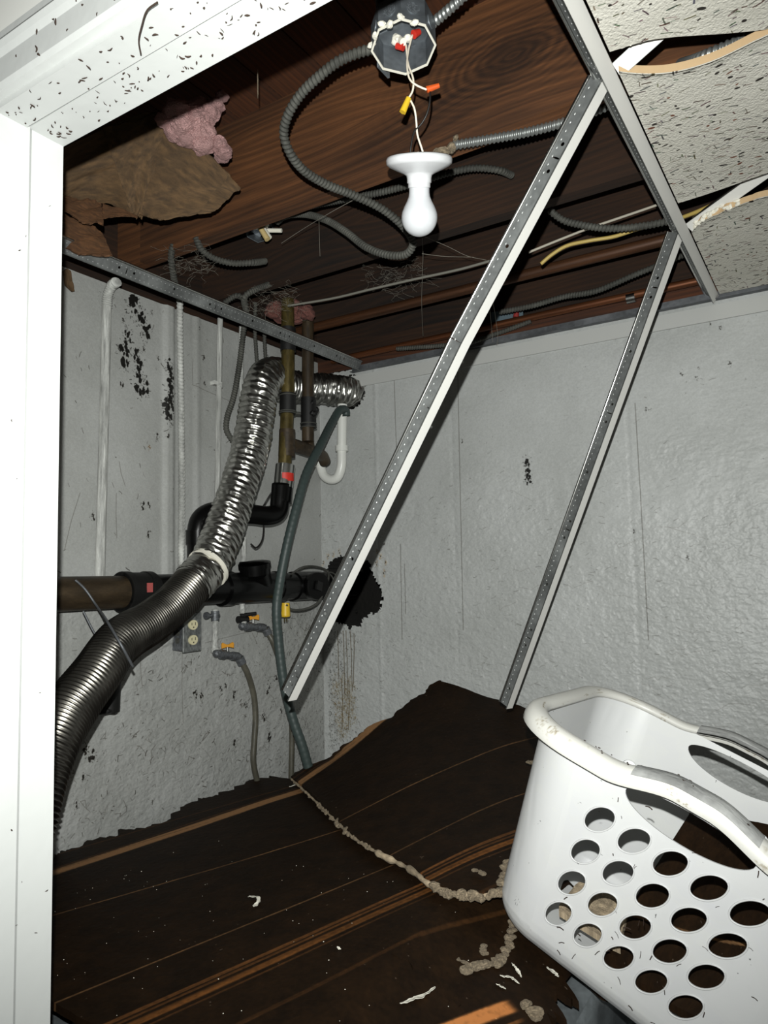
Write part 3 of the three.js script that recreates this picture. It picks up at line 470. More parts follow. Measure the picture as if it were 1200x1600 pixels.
// ---------- water supply ----------
function valve(label, tap, body, end, hosePts, group) {
  const t = thing('water_valve', label, 'valve', group);
  mesh('supply_pipe', [cyl(tap[0], tap[1], 0.009), cyl([tap[1][0], tap[1][1] + 0.008, tap[1][2]], [tap[1][0], tap[1][1] - 0.006, tap[1][2]], 0.0125, 0.0125, 12)], M.cablePaint, t);
  mesh('body', [cyl(body[0], body[1], 0.0105), chunk(body[0], 0.012, 1, 2, 2), cyl(body[1].map((v, i) => v * 0.7 + body[0][i] * 0.3), body[1], 0.0135, 0.0135, 8), cyl(body[0].map((v, i) => v * 0.85 + body[1][i] * 0.15), body[0].map((v, i) => v * 0.6 + body[1][i] * 0.4), 0.0148, 0.0148, 6), cyl(body[1], end, 0.012), cyl(end, [end[0] + 0.002, end[1] - 0.018, end[2] - 0.01], 0.0145, 0.0145, 8)], M.galvDull, t);
  const mid = body[0].map((v, i) => (v + body[1][i]) / 2 + (i === 1 ? 0.012 : 0)), s = [body[1][2] - body[0][2]];
  const hd = mesh('handle', [cyl(mid, [mid[0], mid[1] + 0.014, mid[2]], 0.004)], M.steel, t);
  const bow = new THREE.Shape(); [[0.003, 0.003], [0.016, 0.009], [0.019, 0.005], [0.018, -0.007], [0.005, -0.004], [-0.005, -0.004], [-0.018, -0.007], [-0.019, 0.005], [-0.016, 0.009], [-0.003, 0.003]].forEach(([x, y], k) => bow[k ? 'lineTo' : 'moveTo'](x, y));
  const wing = [new THREE.ExtrudeGeometry(bow, { depth: 0.004, bevelEnabled: true, bevelSize: 0.0008, bevelThickness: 0.0008, bevelSegments: 1 }).rotateY(Math.PI / 2 - 0.5).translate(mid[0], mid[1] + 0.017, mid[2])];
  mesh('yellow_wings', wing, M.orangeYellow, hd); void s;
  mesh('hose', sweep([end, [end[0] + 0.004, end[1] - 0.016, end[2] - 0.008], ...hosePts], 0.0092, { ds: 0.008, sides: 14 }), M.greyHose, t);
  return place(t);
}
valve('lower ball valve with yellow wing handle and hose on the left wall', [[0.035,1.394,0.583], [0.035,1.271,0.584]], [[0.05,1.263,0.593], [0.055,1.244,0.506]], [0.06,1.241,0.506], [[0.07,1.195,0.483], [0.07,1.123,0.454], [0.07,1.052,0.446], [0.07,0.975,0.453], [0.07,0.918,0.457], [0.07,0.845,0.437], [0.07,0.77,0.411]], 'water valves');
valve('upper ball valve with yellow wing handle beside the green hose', [[0.045,1.412,0.477], [0.05,1.343,0.48]], [[0.055,1.337,0.488], [0.06,1.324,0.393]], [0.065,1.322,0.39], [[0.08,1.284,0.376], [0.08,1.219,0.343], [0.08,1.153,0.312], [0.08,1.066,0.287], [0.08,0.962,0.282], [0.08,0.86,0.287], [0.08,0.778,0.289]], 'water valves');
single('pipe_tap', [cyl([0.04,1.378,0.625], [0.04,1.374,0.572], 0.006), cyl([0.045,1.378,0.632], [0.045,1.378,0.624], 0.011, 0.011, 8), cyl([0.04,1.389,0.588], [0.04,1.36,0.588], 0.0125)], M.galvDull, 'small drain cock on the thin supply pipe beside the outlet', 'valve');
single('lever_valve', [cyl([0.05,1.369,0.489], [0.07,1.374,0.44], 0.007, 0.005, 10), cyl([0.05,1.358,0.5], [0.05,1.355,0.46], 0.011)], M.rubber, 'black lever on the supply pipe under the drain pipe', 'valve');

// ---------- electrical outlet ----------
{
  const t = thing('outlet_box', 'grey metal wall outlet box with two sockets', 'outlet');
  const c = [0.03,1.337,0.71], z = c[2] - 0.02, y = 1.334;
  mesh('box', rbx(0.0, 0.047, y - 0.052, y + 0.052, z - 0.03, z + 0.03, 0.004), M.galvDull, t);
  const cv = mesh('cover', rbx(0.047, 0.053, y - 0.056, y + 0.056, z - 0.035, z + 0.035, 0.0028), M.galvTee, t); void cv;
  for (const s of [1, -1]) {
    const g = new THREE.CylinderGeometry(0.0165, 0.0165, 0.006, 24); g.rotateZ(Math.PI / 2); g.scale(1, 0.86, 1); g.translate(0.0545, y + s * 0.0215, z);
    const so = mesh('socket', g, std({ color: 0xcfc8a4, roughness: 0.45 }), t);
    mesh('slots', [bx(0.0572, 0.0579, y + s * 0.0215 - 0.001, y + s * 0.0215 + 0.0075, z - 0.0075, z - 0.0055), bx(0.0572, 0.0579, y + s * 0.0215 - 0.0005, y + s * 0.0215 + 0.0065, z + 0.0055, z + 0.0075), bx(0.0572, 0.0579, y + s * 0.0215 - 0.009, y + s * 0.0215 - 0.005, z - 0.002, z + 0.002)], M.wireBlack, so);
  }
  const kn = []; for (const s of [0.022, 0, -0.022]) { const g = new THREE.CylinderGeometry(0.009, 0.009, 0.002, 16); g.rotateX(Math.PI / 2); g.translate(0.024, y + s, z + 0.0302); kn.push(g); }
  mesh('knockout', kn, M.bxDusty, t);
  place(t);
}
{ // hanging plug
  const t = thing('power_plug', 'yellow plug hanging on a cord below the black cleanout', 'plug');
  const a = [0.12,1.403,0.355], b = [0.12,1.362,0.356];
  mesh('body', [cyl(a, b, 0.0135, 0.016, 16), cyl([b[0], b[1], b[2]], [b[0], b[1] - 0.004, b[2]], 0.016, 0.014, 16)], M.yellow, t);
  mesh('prong', [bx(b[0] - 0.001, b[0] + 0.001, b[1] - 0.02, b[1], b[2] - 0.008, b[2] - 0.004)], M.brass, t); mesh('prong', [bx(b[0] - 0.001, b[0] + 0.001, b[1] - 0.02, b[1], b[2] + 0.003, b[2] + 0.007)], M.brass, t);
  mesh('cord', sweep([[0.13,1.397,0.364], [0.13,1.381,0.339], [0.14,1.378,0.285], [0.15,1.395,0.228], [0.15,1.438,0.181], [0.13,1.474,0.135], [0.1,1.501,0.098], [0.11,1.518,0.174], [0.13,1.514,0.287], [0.1,1.495,0.3]], 0.004, { ds: 0.006, sides: 8 }), M.bxDusty, t);
  place(t);
}
// ---------- conduits and cables on the left wall ----------
const bxR = (r, pitch = 0.0085, amp = 0.17) => (s, th) => r * (1 + amp * Math.sin((s / pitch) * 2 * Math.PI + th));
const wires = 'cables and conduits';
single('conduit', [sweep([[0.06,2.285,0.964], [0.03,2.281,0.958], [0.018,2.258,0.96], [0.016,2.226,0.961]], bxR(0.0125, 0.006), { ds: 0.0022, sides: 12 }), cyl([0.016,2.229,0.961], [0.016,1.482,0.974], 0.0125)], M.cablePaint, 'thick white painted conduit nearest the door frame', 'conduit', wires);
single('conduit', sweep([[0.03,2.346,0.718], [0.016,2.264,0.706], [0.014,1.992,0.699], [0.014,1.762,0.696], [0.014,1.497,0.698]], (s, th) => 0.0095 * (1 + 0.14 * Math.sin(s / 0.011 * 6.283 + th)), { ds: 0.003, sides: 10 }), M.cablePaint, 'white painted armoured cable with ribbed surface on the left wall', 'cable', wires);
single('conduit', [cyl([0.016,2.317,0.539], [0.016,1.416,0.562], 0.0088), cyl([0.016,2.107,0.542], [0.016,2.09,0.543], 0.0105), bx(0, 0.02, [0.01,2.105,0.537][1] - 0.008, [0.01,2.105,0.537][1] + 0.004, [0.01,2.105,0.537][2] - 0.006, [0.01,2.105,0.537][2] + 0.03)], M.cablePaint, 'thin white painted pipe strapped to the wall right of the ribbed cable', 'conduit', wires);
single('conduit', cyl([0.014,2.319,0.44], [0.014,2.038,0.442], 0.0075), M.cablePaint, 'white painted pipe half hidden by the dark flexible cable', 'conduit', wires);
single('conduit', cyl([0.02,1.617,0.44], [0.02,1.411,0.448], 0.009), M.cablePaint, 'white painted pipe stub behind the black cleanout', 'conduit', wires);
single('armored_cable', sweep([[0.19, 2.42, 0.47], [0.17,2.343,0.585], [0.1,2.324,0.51], [0.05,2.282,0.469], [0.04,2.176,0.478], [0.04,2.065,0.505], [0.04,1.987,0.536], [0.04,1.952,0.537], [0.05,1.917,0.519]], bxR(0.0085), { ds: 0.0019, sides: 10 }), M.bxDusty, 'dark flexible cable hooking down the wall beside the foil duct', 'cable', wires);
single('armored_cable', sweep([[0.1,2.376,0.465], [0.08,2.304,0.447], [0.06,2.24,0.42], [0.05,2.181,0.403]], bxR(0.006), { ds: 0.0019, sides: 8 }), M.bxDusty, 'thin dark cable above the top of the foil duct', 'cable', wires);
single('armored_cable', sweep([[0.07,2.3,0.39], [0.06,2.251,0.376], [0.05,2.191,0.359]], bxR(0.006), { ds: 0.0019, sides: 8 }), M.bxDusty, 'short dark cable left of the brass stack', 'cable', wires);
single('armored_cable', sweep([[0.1, 2.56, 0.72], [0.13,2.399,0.838], [0.1,2.348,0.805], [0.05,2.337,0.749], [0.025,2.318,0.716]], bxR(0.0085), { ds: 0.0019, sides: 10 }), M.bxDusty, 'dark flexible cable dropping onto the top of the ribbed painted cable', 'cable', wires);
single('wire_tail', sweep([[0.14,1.753,0.442], [0.12,1.724,0.447], [0.12,1.692,0.468], [0.13,1.651,0.468], [0.14,1.6,0.488], [0.14,1.578,0.515], [0.14,1.589,0.537]], 0.0028, { ds: 0.006, sides: 7 }), M.wireBlack, 'loose black wire tail under the black elbow', 'wire', wires);
single('cable_tie', [sweep([[0.135,1.494,1.127], [0.14,1.473,1.106], [0.16,1.434,1.089], [0.354,1.402,1.199], [0.408,1.359,1.208], [0.391,1.312,1.167]], 0.0028, { ds: 0.008, sides: 6 }), sweep([[0.11,1.419,1.088], [0.12,1.372,1.068], [0.13,1.332,1.048]], 0.0025, { ds: 0.008, sides: 6 })], M.galvDull, 'loose grey strap wrapped over the drain pipe and the ribbed duct', 'strap');
{ // black knob of rubber behind the ribbed duct
  single('pipe_stub', [cyl([0.04,1.248,0.966], [0.04,1.156,0.965], 0.034, 0.03, 20), chunk([0.04,1.162,0.965], 0.032, 0.5, 4, 2)], M.rubber, 'black rubber stub hanging behind the ribbed duct', 'pipe');
}

// ---------- junction boxes, lamp and cables in the ceiling ----------
function octBox(center, normal, r, depth, mat, parent, spin = 0.39) {
  const N = V(normal).normalize(), c = V(center), q = new THREE.Quaternion().setFromUnitVectors(new THREE.Vector3(0, 0, 1), N);
  const oct = (rad) => { const s = []; for (let i = 0; i < 8; i++) s.push([Math.cos(i / 8 * 6.28319 + spin) * rad, Math.sin(i / 8 * 6.28319 + spin) * rad]); return s; };
  const ringG = (ra, rb, d, z) => { const s = new THREE.Shape(); oct(ra).forEach(([x, y], i) => s[i ? 'lineTo' : 'moveTo'](x, y)); const h = new THREE.Path(); oct(rb).forEach(([x, y], i) => h[i ? 'lineTo' : 'moveTo'](x, y)); if (rb) s.holes.push(h); const g = new THREE.ExtrudeGeometry(s, { depth: d, bevelEnabled: false }); g.translate(0, 0, z); g.applyQuaternion(q); g.translate(c.x, c.y, c.z); return g; };
  const side = mesh('side', ringG(r, r * 0.955, depth, -depth), mat, parent);
  mesh('back', ringG(r, 0, 0.002, -depth), mat, parent);
  mesh('knockout', [0, 1, 2, 3, 4, 5, 6, 7].map((i) => { const a = (i + 0.5) / 8 * 6.28319 + spin; const g = new THREE.CylinderGeometry(r * 0.21, r * 0.21, 0.003, 14); g.rotateX(Math.PI / 2); g.rotateY(Math.PI / 2); g.rotateZ(a); g.translate(Math.cos(a) * r * 0.925, Math.sin(a) * r * 0.925, -depth * 0.5); g.applyQuaternion(q); g.translate(c.x, c.y, c.z); return g; }), mat, side);
  return ringG;
}
const boxM = std({ color: 0x959ca2, metalness: 0.55, roughness: 0.45, map: smudge });
{
  const t = thing('junction_box', 'open octagonal metal junction box with paint drips on its rim, above the bulb', 'junction box');
  const c = [1.087,2.368,1.185];
  const ringG = octBox(c, [0.08, -0.98, 0.14], 0.054, 0.052, boxM, t);
  mesh('painted_rim', ringG(0.0548, 0.0515, 0.0022, -0.0005), M.plaster, t);
  mesh('paint_drips', [0.7, 1.1, 1.45, 1.75, 2.1, 2.7].map((q, i) => chunk([c[0] + Math.cos(q) * 0.053, c[1] + 0.003 + (i % 2) * 0.008, c[2] + Math.sin(q) * 0.053], [0.008, 0.005, 0.005], 1, i, 2)), M.plaster, t);
  mesh('hanger_bracket', [bx(c[0] - 0.062, c[0] - 0.058, c[1] + 0.0, 2.69, c[2] - 0.05, c[2] - 0.015), bx(c[0] - 0.062, c[0] - 0.02, c[1] + 0.05, 2.69, c[2] - 0.052, c[2] - 0.048)], boxM, t);
  mesh('connector', [chunk([1.087,2.394,1.17], [0.008, 0.006, 0.008], 1, 3, 2), chunk([1.069,2.396,1.175], [0.01, 0.008, 0.009], 1, 5, 2), cyl([1.063,2.407,1.169], [1.083,2.384,1.178], 0.006)], M.plaster, t);
  mesh('red_connector', [cyl([1.096,2.4,1.165], [1.102,2.408,1.156], 0.007, 0.005, 12), cyl([1.068,2.385,1.175], [1.08,2.379,1.173], 0.005, 0.006, 10)], M.red, t);
  place(t);
}
{
  const t = thing('hanging_lamp', 'white porcelain lamp holder with unlit white bulb hanging by its wires', 'lamp');
  const top = V([1.098,2.186,1.161]), dn = V([0.0, -1, 0]).addScaledVector(V([-0.532, 0, -0.843]), 0.42).normalize();
  const at = (d) => top.clone().addScaledVector(dn, d).toArray();
  mesh('base', lathe([[0.001, 0], [0.05, 0], [0.054, 0.002], [0.0555, 0.006], [0.0545, 0.012], [0.05, 0.0155], [0.038, 0.021], [0.026, 0.026], [0.0215, 0.029], [0.0205, 0.034]], at(0), at(0.04), 48), M.porcelain, t);
  mesh('collar', lathe([[0.0205, 0.030], [0.0205, 0.0405], [0.0188, 0.041], [0.0188, 0.0475], [0.0175, 0.0485], [0.001, 0.0485]], at(0), at(0.04), 40), M.porcelain, t);
  const pr = [[0.0172, 0.046]]; for (const [r, y] of [[0.0174, 0.056], [0.0184, 0.062], [0.0215, 0.069], [0.026, 0.077]]) pr.push([r, y]);
  for (let i = 0; i <= 16; i++) { const a = -0.38 + (Math.PI / 2 + 0.38) * i / 16; pr.push([Math.max(0.0002, Math.cos(a) * 0.0308), 0.0945 + Math.sin(a) * 0.0308]); }
  mesh('bulb', lathe(pr, at(0), at(0.04), 48), M.bulb, t);
  const w = (p, m, n = 'wire') => mesh(n, sweep(p, 0.0017, { ds: 0.004, sides: 8 }), m, t);
  w([[1.094,2.399,1.166], [1.091,2.365,1.176], [1.095,2.325,1.188], [1.1,2.304,1.188], [1.108,2.295,1.183], [1.122,2.287,1.173]], M.wireWhite, 'white_wire');
  w([[1.084,2.383,1.171], [1.092,2.34,1.179], [1.102,2.307,1.181], [1.1,2.289,1.181], [1.093,2.276,1.184]], M.wireWhite, 'white_wire');
  w([[1.096,2.274,1.182], [1.101,2.259,1.178], [1.1,2.241,1.171], [1.098,2.223,1.165], [1.102,2.202,1.16], [1.103,2.189,1.152]], M.wireWhite, 'white_wire');
  w([[1.127,2.283,1.17], [1.125,2.266,1.169], [1.117,2.248,1.167], [1.106,2.237,1.166], [1.095,2.227,1.169], [1.089,2.21,1.169], [1.083,2.191,1.165]], M.wireBlack, 'black_wire');
  mesh('orange_wire_nut', cyl([1.122,2.287,1.173], [1.14,2.293,1.163], 0.0055, 0.0038, 12), M.orange, t);
  mesh('yellow_wire_nut', cyl([1.094,2.277,1.184], [1.084,2.254,1.188], 0.0048, 0.0062, 6), M.yellow, t);
  place(t);
}
{
  const t = thing('junction_box', 'small open junction box stuffed with taped wires, behind the first joist', 'junction box');
  const c = [0.195, 2.562, 0.555];
  octBox(c, [0.35, -0.72, 0.6], 0.047, 0.045, boxM, t);
  mesh('taped_wires', [cyl([0.288,2.485,0.68], [0.324,2.491,0.658], 0.006), cyl([0.315,2.487,0.675], [0.338,2.446,0.669], 0.0075, 0.009), cyl([0.323,2.477,0.657], [0.363,2.471,0.643], 0.006), cyl([0.306,2.52,0.649], [0.317,2.496,0.651], 0.005)], M.plaster, t);
  mesh('tan_tape', cyl([0.321,2.476,0.688], [0.341,2.437,0.678], 0.0075, 0.0085, 10), std({ color: 0xc8b07a, roughness: 0.7 }), t);
  mesh('plate', [bx(0.1, 0.30, 2.60, 2.64, 0.506, 0.512)], M.bxDusty, t);
  place(t);
}
const cable = (label, pts, m, r = 0.0078, n = 'armored_cable') => single(n, sweep(pts, bxR(r), { ds: 0.0019, sides: 10 }), m, label, 'cable', wires);
cable('dusty armoured cable looping from the octagonal box down to the small box', [[1.028,2.396,1.178], [0.997,2.397,1.185], [0.963,2.39,1.195], [0.921,2.379,1.196], [0.872,2.366,1.19], [0.832,2.348,1.178], [0.805,2.331,1.158], [0.795,2.312,1.127], [0.791,2.301,1.08], [0.799,2.299,1.016], [0.821,2.3,0.943], [0.851,2.288,0.876], [0.867,2.267,0.816], [0.862,2.25,0.77], [0.834,2.24,0.751], [0.786,2.25,0.747], [0.721,2.286,0.744], [0.644,2.356,0.728], [0.57,2.415,0.709], [0.48,2.466,0.688], [0.405,2.486,0.678], [0.365,2.485,0.667]], M.bxDusty, 0.0082);
cable('armoured cable running right from the small box behind the bulb', [[0.342,2.504,0.66], [0.413,2.498,0.674], [0.515,2.479,0.691], [0.627,2.458,0.701], [0.742,2.444,0.698], [0.83,2.442,0.69], [0.906,2.454,0.667], [0.959,2.464,0.635], [1.011,2.458,0.601], [1.022,2.466,0.548]], M.bxDusty, 0.0078);
cable('bright armoured cable leaving the octagonal box at its upper right', [[1.12,2.42,1.146], [1.144,2.419,1.154], [1.171,2.421,1.161], [1.207,2.433,1.163], [1.257,2.465,1.147]], M.bx, 0.0078);
cable('bright armoured cable passing under the first joist behind the bent tee', [...[[1.034,2.362,0.898], [1.096,2.366,0.871], [1.177,2.375,0.833], [1.252,2.391,0.799], [1.328,2.41,0.776], [1.424,2.441,0.766]], [1.514,2.31,0.964], [1.597,2.31,0.972]], M.bx, 0.0088);
cable('dusty armoured cable curling out of the dark bay left of the small box', [[0.229,2.408,0.841], [0.24,2.377,0.831], [0.261,2.356,0.804], [0.297,2.347,0.768], [0.328,2.356,0.726], [0.319,2.385,0.663]], M.bxDusty, 0.0082);
cable('dusty armoured cable arching above the left ceiling tee', [[0.063,2.335,0.582], [0.086,2.354,0.57], [0.117,2.362,0.563], [0.133,2.346,0.551], [0.136,2.306,0.546]], M.bxDusty, 0.008);
cable('armoured cable drooping from the second joist behind the bent tee', [[1.119,2.34,0.569], [1.146,2.315,0.55], [1.189,2.293,0.544], [1.246,2.27,0.542], [1.315,2.259,0.533], [1.392,2.264,0.508]], M.bxDusty, 0.0075);
cable('armoured cable near the far wall behind the straight tee', [[0.815,2.279,0.162], [0.912,2.281,0.148], [1.007,2.291,0.137], [1.104,2.283,0.146], [1.213,2.302,0.151], [1.352,2.339,0.126]], M.bxDusty, 0.0075);
cable('armoured cable lying on the sill beside the cobwebs', [[0.418,2.251,0.113], [0.579,2.237,0.093], [0.668,2.231,0.084], [0.773,2.249,0.067], [0.875,2.27,0.052]], M.bxDusty, 0.007);
const flat = (label, pts, m, r) => single('cable', sweep(pts, r, { ds: 0.01, sides: 10 }), m, label, 'cable', wires);
flat('yellow flat cable sagging behind the main tee', [[1.069,2.247,0.497], [1.096,2.265,0.493], [1.131,2.281,0.485], [1.18,2.288,0.466], [1.238,2.288,0.453], [1.298,2.292,0.452], [1.369,2.289,0.454], [1.441,2.286,0.479], [1.508,2.295,0.497]], std({ color: 0xb29a54, roughness: 0.5 }), 0.0045);
flat('thin white cable above the yellow cable', [[1.045,2.276,0.515], [1.112,2.294,0.498], [1.185,2.313,0.478], [1.256,2.328,0.458], [1.343,2.338,0.451], [1.414,2.344,0.455]], std({ color: 0xa8a294, roughness: 0.6 }), 0.003);
flat('long dusty cable strung through the dark joist bays', [[0.221,2.342,0.448], [0.377,2.34,0.42], [0.516,2.338,0.416], [0.648,2.334,0.415], [0.808,2.33,0.408], [0.897,2.329,0.412]], std({ color: 0x77756c, roughness: 0.9 }), 0.0035);
{
  const t = thing('water_pipe', 'brown copper pipe with a soldered coupling just above the far wall', 'pipe');
  const a = [0.558,2.27,0.05], b = [1.377,2.279,0.05]; const lerp = (k) => a.map((v, i) => v + (b[i] - v) * k);
  const cu = std({ color: 0x7a4a2e, metalness: 0.6, roughness: 0.45, map: smudge });
  mesh('copper_pipe', cyl([0.1, lerp(0)[1] + 0.01, 0.05], [2.8, lerp(1)[1] + 0.01, 0.05], 0.0115), cu, t);
  mesh('coupling', cyl(lerp(0.745), lerp(0.775), 0.0145), M.steel, t);
  place(t);
  const d = thing('water_pipe', 'thick dusty pipe running under the third joist', 'pipe');
  mesh('pipe', cyl([0.0, 2.372, 0.17], [2.8, 2.372, 0.17], 0.016), std({ color: 0x5b3a24, roughness: 0.5, metalness: 0.3, map: smudge }), d);
  place(d);
}
single('label_scrap', bx([0.771,2.308,0.03][0] - 0.05, [0.771,2.308,0.03][0] + 0.06, 2.31, 2.345, 0.0, 0.004), std({ color: 0x55646c, roughness: 0.8 }), 'blue grey scrap of board on the sill behind the bent tee', 'scrap');
single('red_wire_nut', cyl([0.822,2.329,0.03], [0.817,2.301,0.03], 0.007, 0.01, 12), std({ color: 0x8d2c28, roughness: 0.6 }), 'dull red wire connector on the sill beside the blue scrap', 'connector');

// ---------- insulation ----------
const kraftTex = dataTex(512, 512, (x, y) => { const v = fbm(x / 60, y / 25, 4, 101), f = fbm(x / 3, y / 3, 2, 103); return [78 + 60 * (v - 0.4) + 20 * (f - 0.4), 59 + 46 * (v - 0.4) + 18 * (f - 0.4), 37 + 30 * (v - 0.4) + 14 * (f - 0.4)]; });
const kraft = std({ map: kraftTex, roughness: 0.85 });
function paper(A, B, amp, k, thick = 0.0015) { return ruled(A, B, 46, 46, thick, (p, s, q) => { const f = Math.sin((s * 1.6 + q * 2.4) * 5 + fbm(s * 3, q * 3, 2, k) * 5); p.y += amp * (0.6 * f + (fbm(s * 5 + k, q * 5, 3, k) - 0.45) * 2.2); }, (p, s, q) => [s * 1.2, q * 1.2], 0.004); }
{
  const t = thing('insulation_batt', 'sagging brown paper faced insulation batt with pink fibre, behind the door header', 'insulation');
  mesh('kraft_paper', paper([[0.205,2.414,1.295], [0.324,2.493,1.204], [0.433,2.543,1.116]], [[0.17,2.363,1.194], [0.244,2.368,1.148], [0.33,2.323,1.113]], 0.006, 5), kraft, t);
  mesh('kraft_paper', paper([[0.433,2.54,1.116], [0.484,2.462,1.053], [0.535,2.388,0.99]], [[0.317,2.329,1.121], [0.386,2.322,1.077], [0.473,2.33,1.023]], 0.005, 12), kraft, t);
  mesh('kraft_paper', paper([[0.324,2.493,1.204], [0.379,2.518,1.16], [0.436,2.541,1.114]], [[0.317,2.327,1.119], [0.327,2.324,1.112], [0.337,2.324,1.106]], 0.006, 25), kraft, t);
  const fl = []; [[0.460, 2.528, 1.117, 0.029], [0.456, 2.496, 1.140, 0.024], [0.466, 2.484, 1.112, 0.033], [0.479, 2.511, 1.118, 0.040], [0.482, 2.502, 1.084, 0.030], [0.481, 2.485, 1.087, 0.031], [0.486, 2.498, 1.060, 0.032], [0.501, 2.481, 1.076, 0.030], [0.516, 2.470, 1.044, 0.023], [0.495, 2.462, 1.067, 0.028], [0.523, 2.453, 1.032, 0.020], [0.511, 2.468, 1.023, 0.024], [0.511, 2.557, 1.047, 0.021], [0.514, 2.561, 1.045, 0.019], [0.520, 2.588, 1.035, 0.015], [0.514, 2.558, 1.052, 0.020], [0.503, 2.460, 1.016, 0.020], [0.504, 2.454, 1.018, 0.014], [0.490, 2.553, 1.078, 0.025], [0.492, 2.540, 1.082, 0.028], [0.471, 2.522, 1.107, 0.025], [0.471, 2.526, 1.122, 0.031], [0.517, 2.531, 1.068, 0.025], [0.511, 2.511, 1.076, 0.024], [0.500, 2.496, 1.086, 0.032], [0.503, 2.499, 1.094, 0.025], [0.482, 2.482, 1.116, 0.029], [0.478, 2.469, 1.102, 0.024]].forEach(([x, y, z, r], i) => fl.push(chunk([x, y, z], [r, r * 0.7, r], 1, i, 4)));
  mesh('pink_fibre', fl, M.pink, t);
  place(t);
  const s = thing('insulation_paper', 'torn pieces of brown paper above the left ceiling tee by the door frame', 'insulation');
  const tan2 = std({ map: kraftTex, roughness: 0.85, color: 0xffe2d2 });
  mesh('paper_piece', paper([[0.219,2.357,1.234], [0.261,2.349,1.206], [0.286,2.345,1.178]], [[0.238,2.311,1.241], [0.275,2.287,1.215], [0.313,2.281,1.191]], 0.004, 31), tan2, s);
  mesh('paper_piece', paper([[0.181,2.342,1.208], [0.217,2.319,1.183], [0.242,2.302,1.142]], [[0.194,2.252,1.215], [0.236,2.232,1.187], [0.275,2.233,1.138]], 0.004, 36), tan2, s);
  mesh('paper_piece', paper([[0.263,2.357,1.158], [0.3,2.344,1.134], [0.329,2.327,1.114]], [[0.269,2.317,1.162], [0.301,2.322,1.143], [0.338,2.32,1.119]], 0.002, 38), tan2, s);
  place(s);
  const e = thing('insulation_batt', 'lump of pink insulation pushed into the far joist bay', 'insulation');
  const c = V([0.148,2.356,0.353]); const lump = []; for (let i = 0; i < 9; i++) lump.push(chunk([c.x + rr(-0.06, 0.06), c.y + rr(-0.02, 0.035), c.z + rr(-0.03, 0.03)], [rr(0.03, 0.05), rr(0.02, 0.035), rr(0.03, 0.04)], 1, i + 3, 3));
  mesh('pink_fibre', lump, std({ color: 0x7d5048, roughness: 1, bumpMap: grain, bumpScale: 0.005 }), e);
  place(e);
}
single('paper_scrap', ruled([[0.03,2.271,1.104], [0.03,2.284,1.091], [0.03,2.281,1.08]], [[0.03,2.24,1.096], [0.03,2.229,1.078], [0.03,2.234,1.067]], 8, 8, 0.001, (p) => { p.x += (fbm(p.y * 60, p.z * 60, 2, 4) - 0.4) * 0.01; }, null, 0.002), kraft, 'scrap of brown paper stuck to the top of the left wall', 'scrap');
single('foam_blob', [chunk([1.035,2.352,0.908], [0.014, 0.01, 0.01], 1, 4, 2), chunk([1.02,2.345,0.917], [0.018, 0.007, 0.01], 1, 8, 2), chunk([1.043,2.37,0.905], [0.009, 0.006, 0.006], 1, 9, 2), chunk([1.009,2.343,0.924], [0.012, 0.006, 0.008], 1, 2, 2)], M.cream, 'cream lump of old plaster on the cable end behind the lamp base', 'plaster');
// cobwebs: dusty threads nobody could count
{
  const g = []; const th = (p, r = 0.0005) => g.push(sweep(p, r, { ds: 0.02, sides: 5, cap: false }));
  th([[0.77,2.372,0.555], [0.745,2.346,0.509], [0.717,2.315,0.464], [0.664,2.281,0.376], [0.567,2.244,0.196]]); th([[0.776,2.375,0.552], [0.817,2.357,0.5], [0.85,2.34,0.454], [0.889,2.332,0.417]]); th([[0.743,2.353,0.511], [0.788,2.345,0.482], [0.861,2.34,0.436]], 0.0006);
  th([[0.543,2.44,0.705], [0.512,2.413,0.663], [0.48,2.374,0.619]]); th([[0.794,2.328,0.891], [0.688,2.348,0.842], [0.5,2.399,0.728], [0.392,2.412,0.679]], 0.0007); th([[0.897,2.221,0.401], [0.805,2.255,0.166], [0.768,2.228,0.068], [0.764,2.208,0.069]]); th([[0.869,2.222,0.36], [0.773,2.253,0.127], [0.754,2.219,0.076]], 0.0006);
  const tangle = (c, w, n) => { for (let i = 0; i < n; i++) { let p = [c[0] + rr(-1, 1) * w[0], c[1] + rr(-1, 1) * w[1], c[2] + rr(-1, 1) * w[2]]; const q = [p]; for (let k = 0; k < 4; k++) { p = [p[0] + rr(-0.025, 0.025), p[1] + rr(-0.014, 0.01), p[2] + rr(-0.025, 0.025)]; q.push(p); } th(q, 0.00022); } };
  tangle([0.239, 2.328, 0.530], [0.09, 0.03, 0.06], 70); tangle([0.558, 2.398, 0.336], [0.09, 0.03, 0.06], 70); tangle([0.179, 2.368, 0.809], [0.07, 0.03, 0.04], 50);
  single('cobweb', g, M.web, 'dusty grey cobwebs hanging between the dark joists', 'cobweb', null, 'stuff');
}

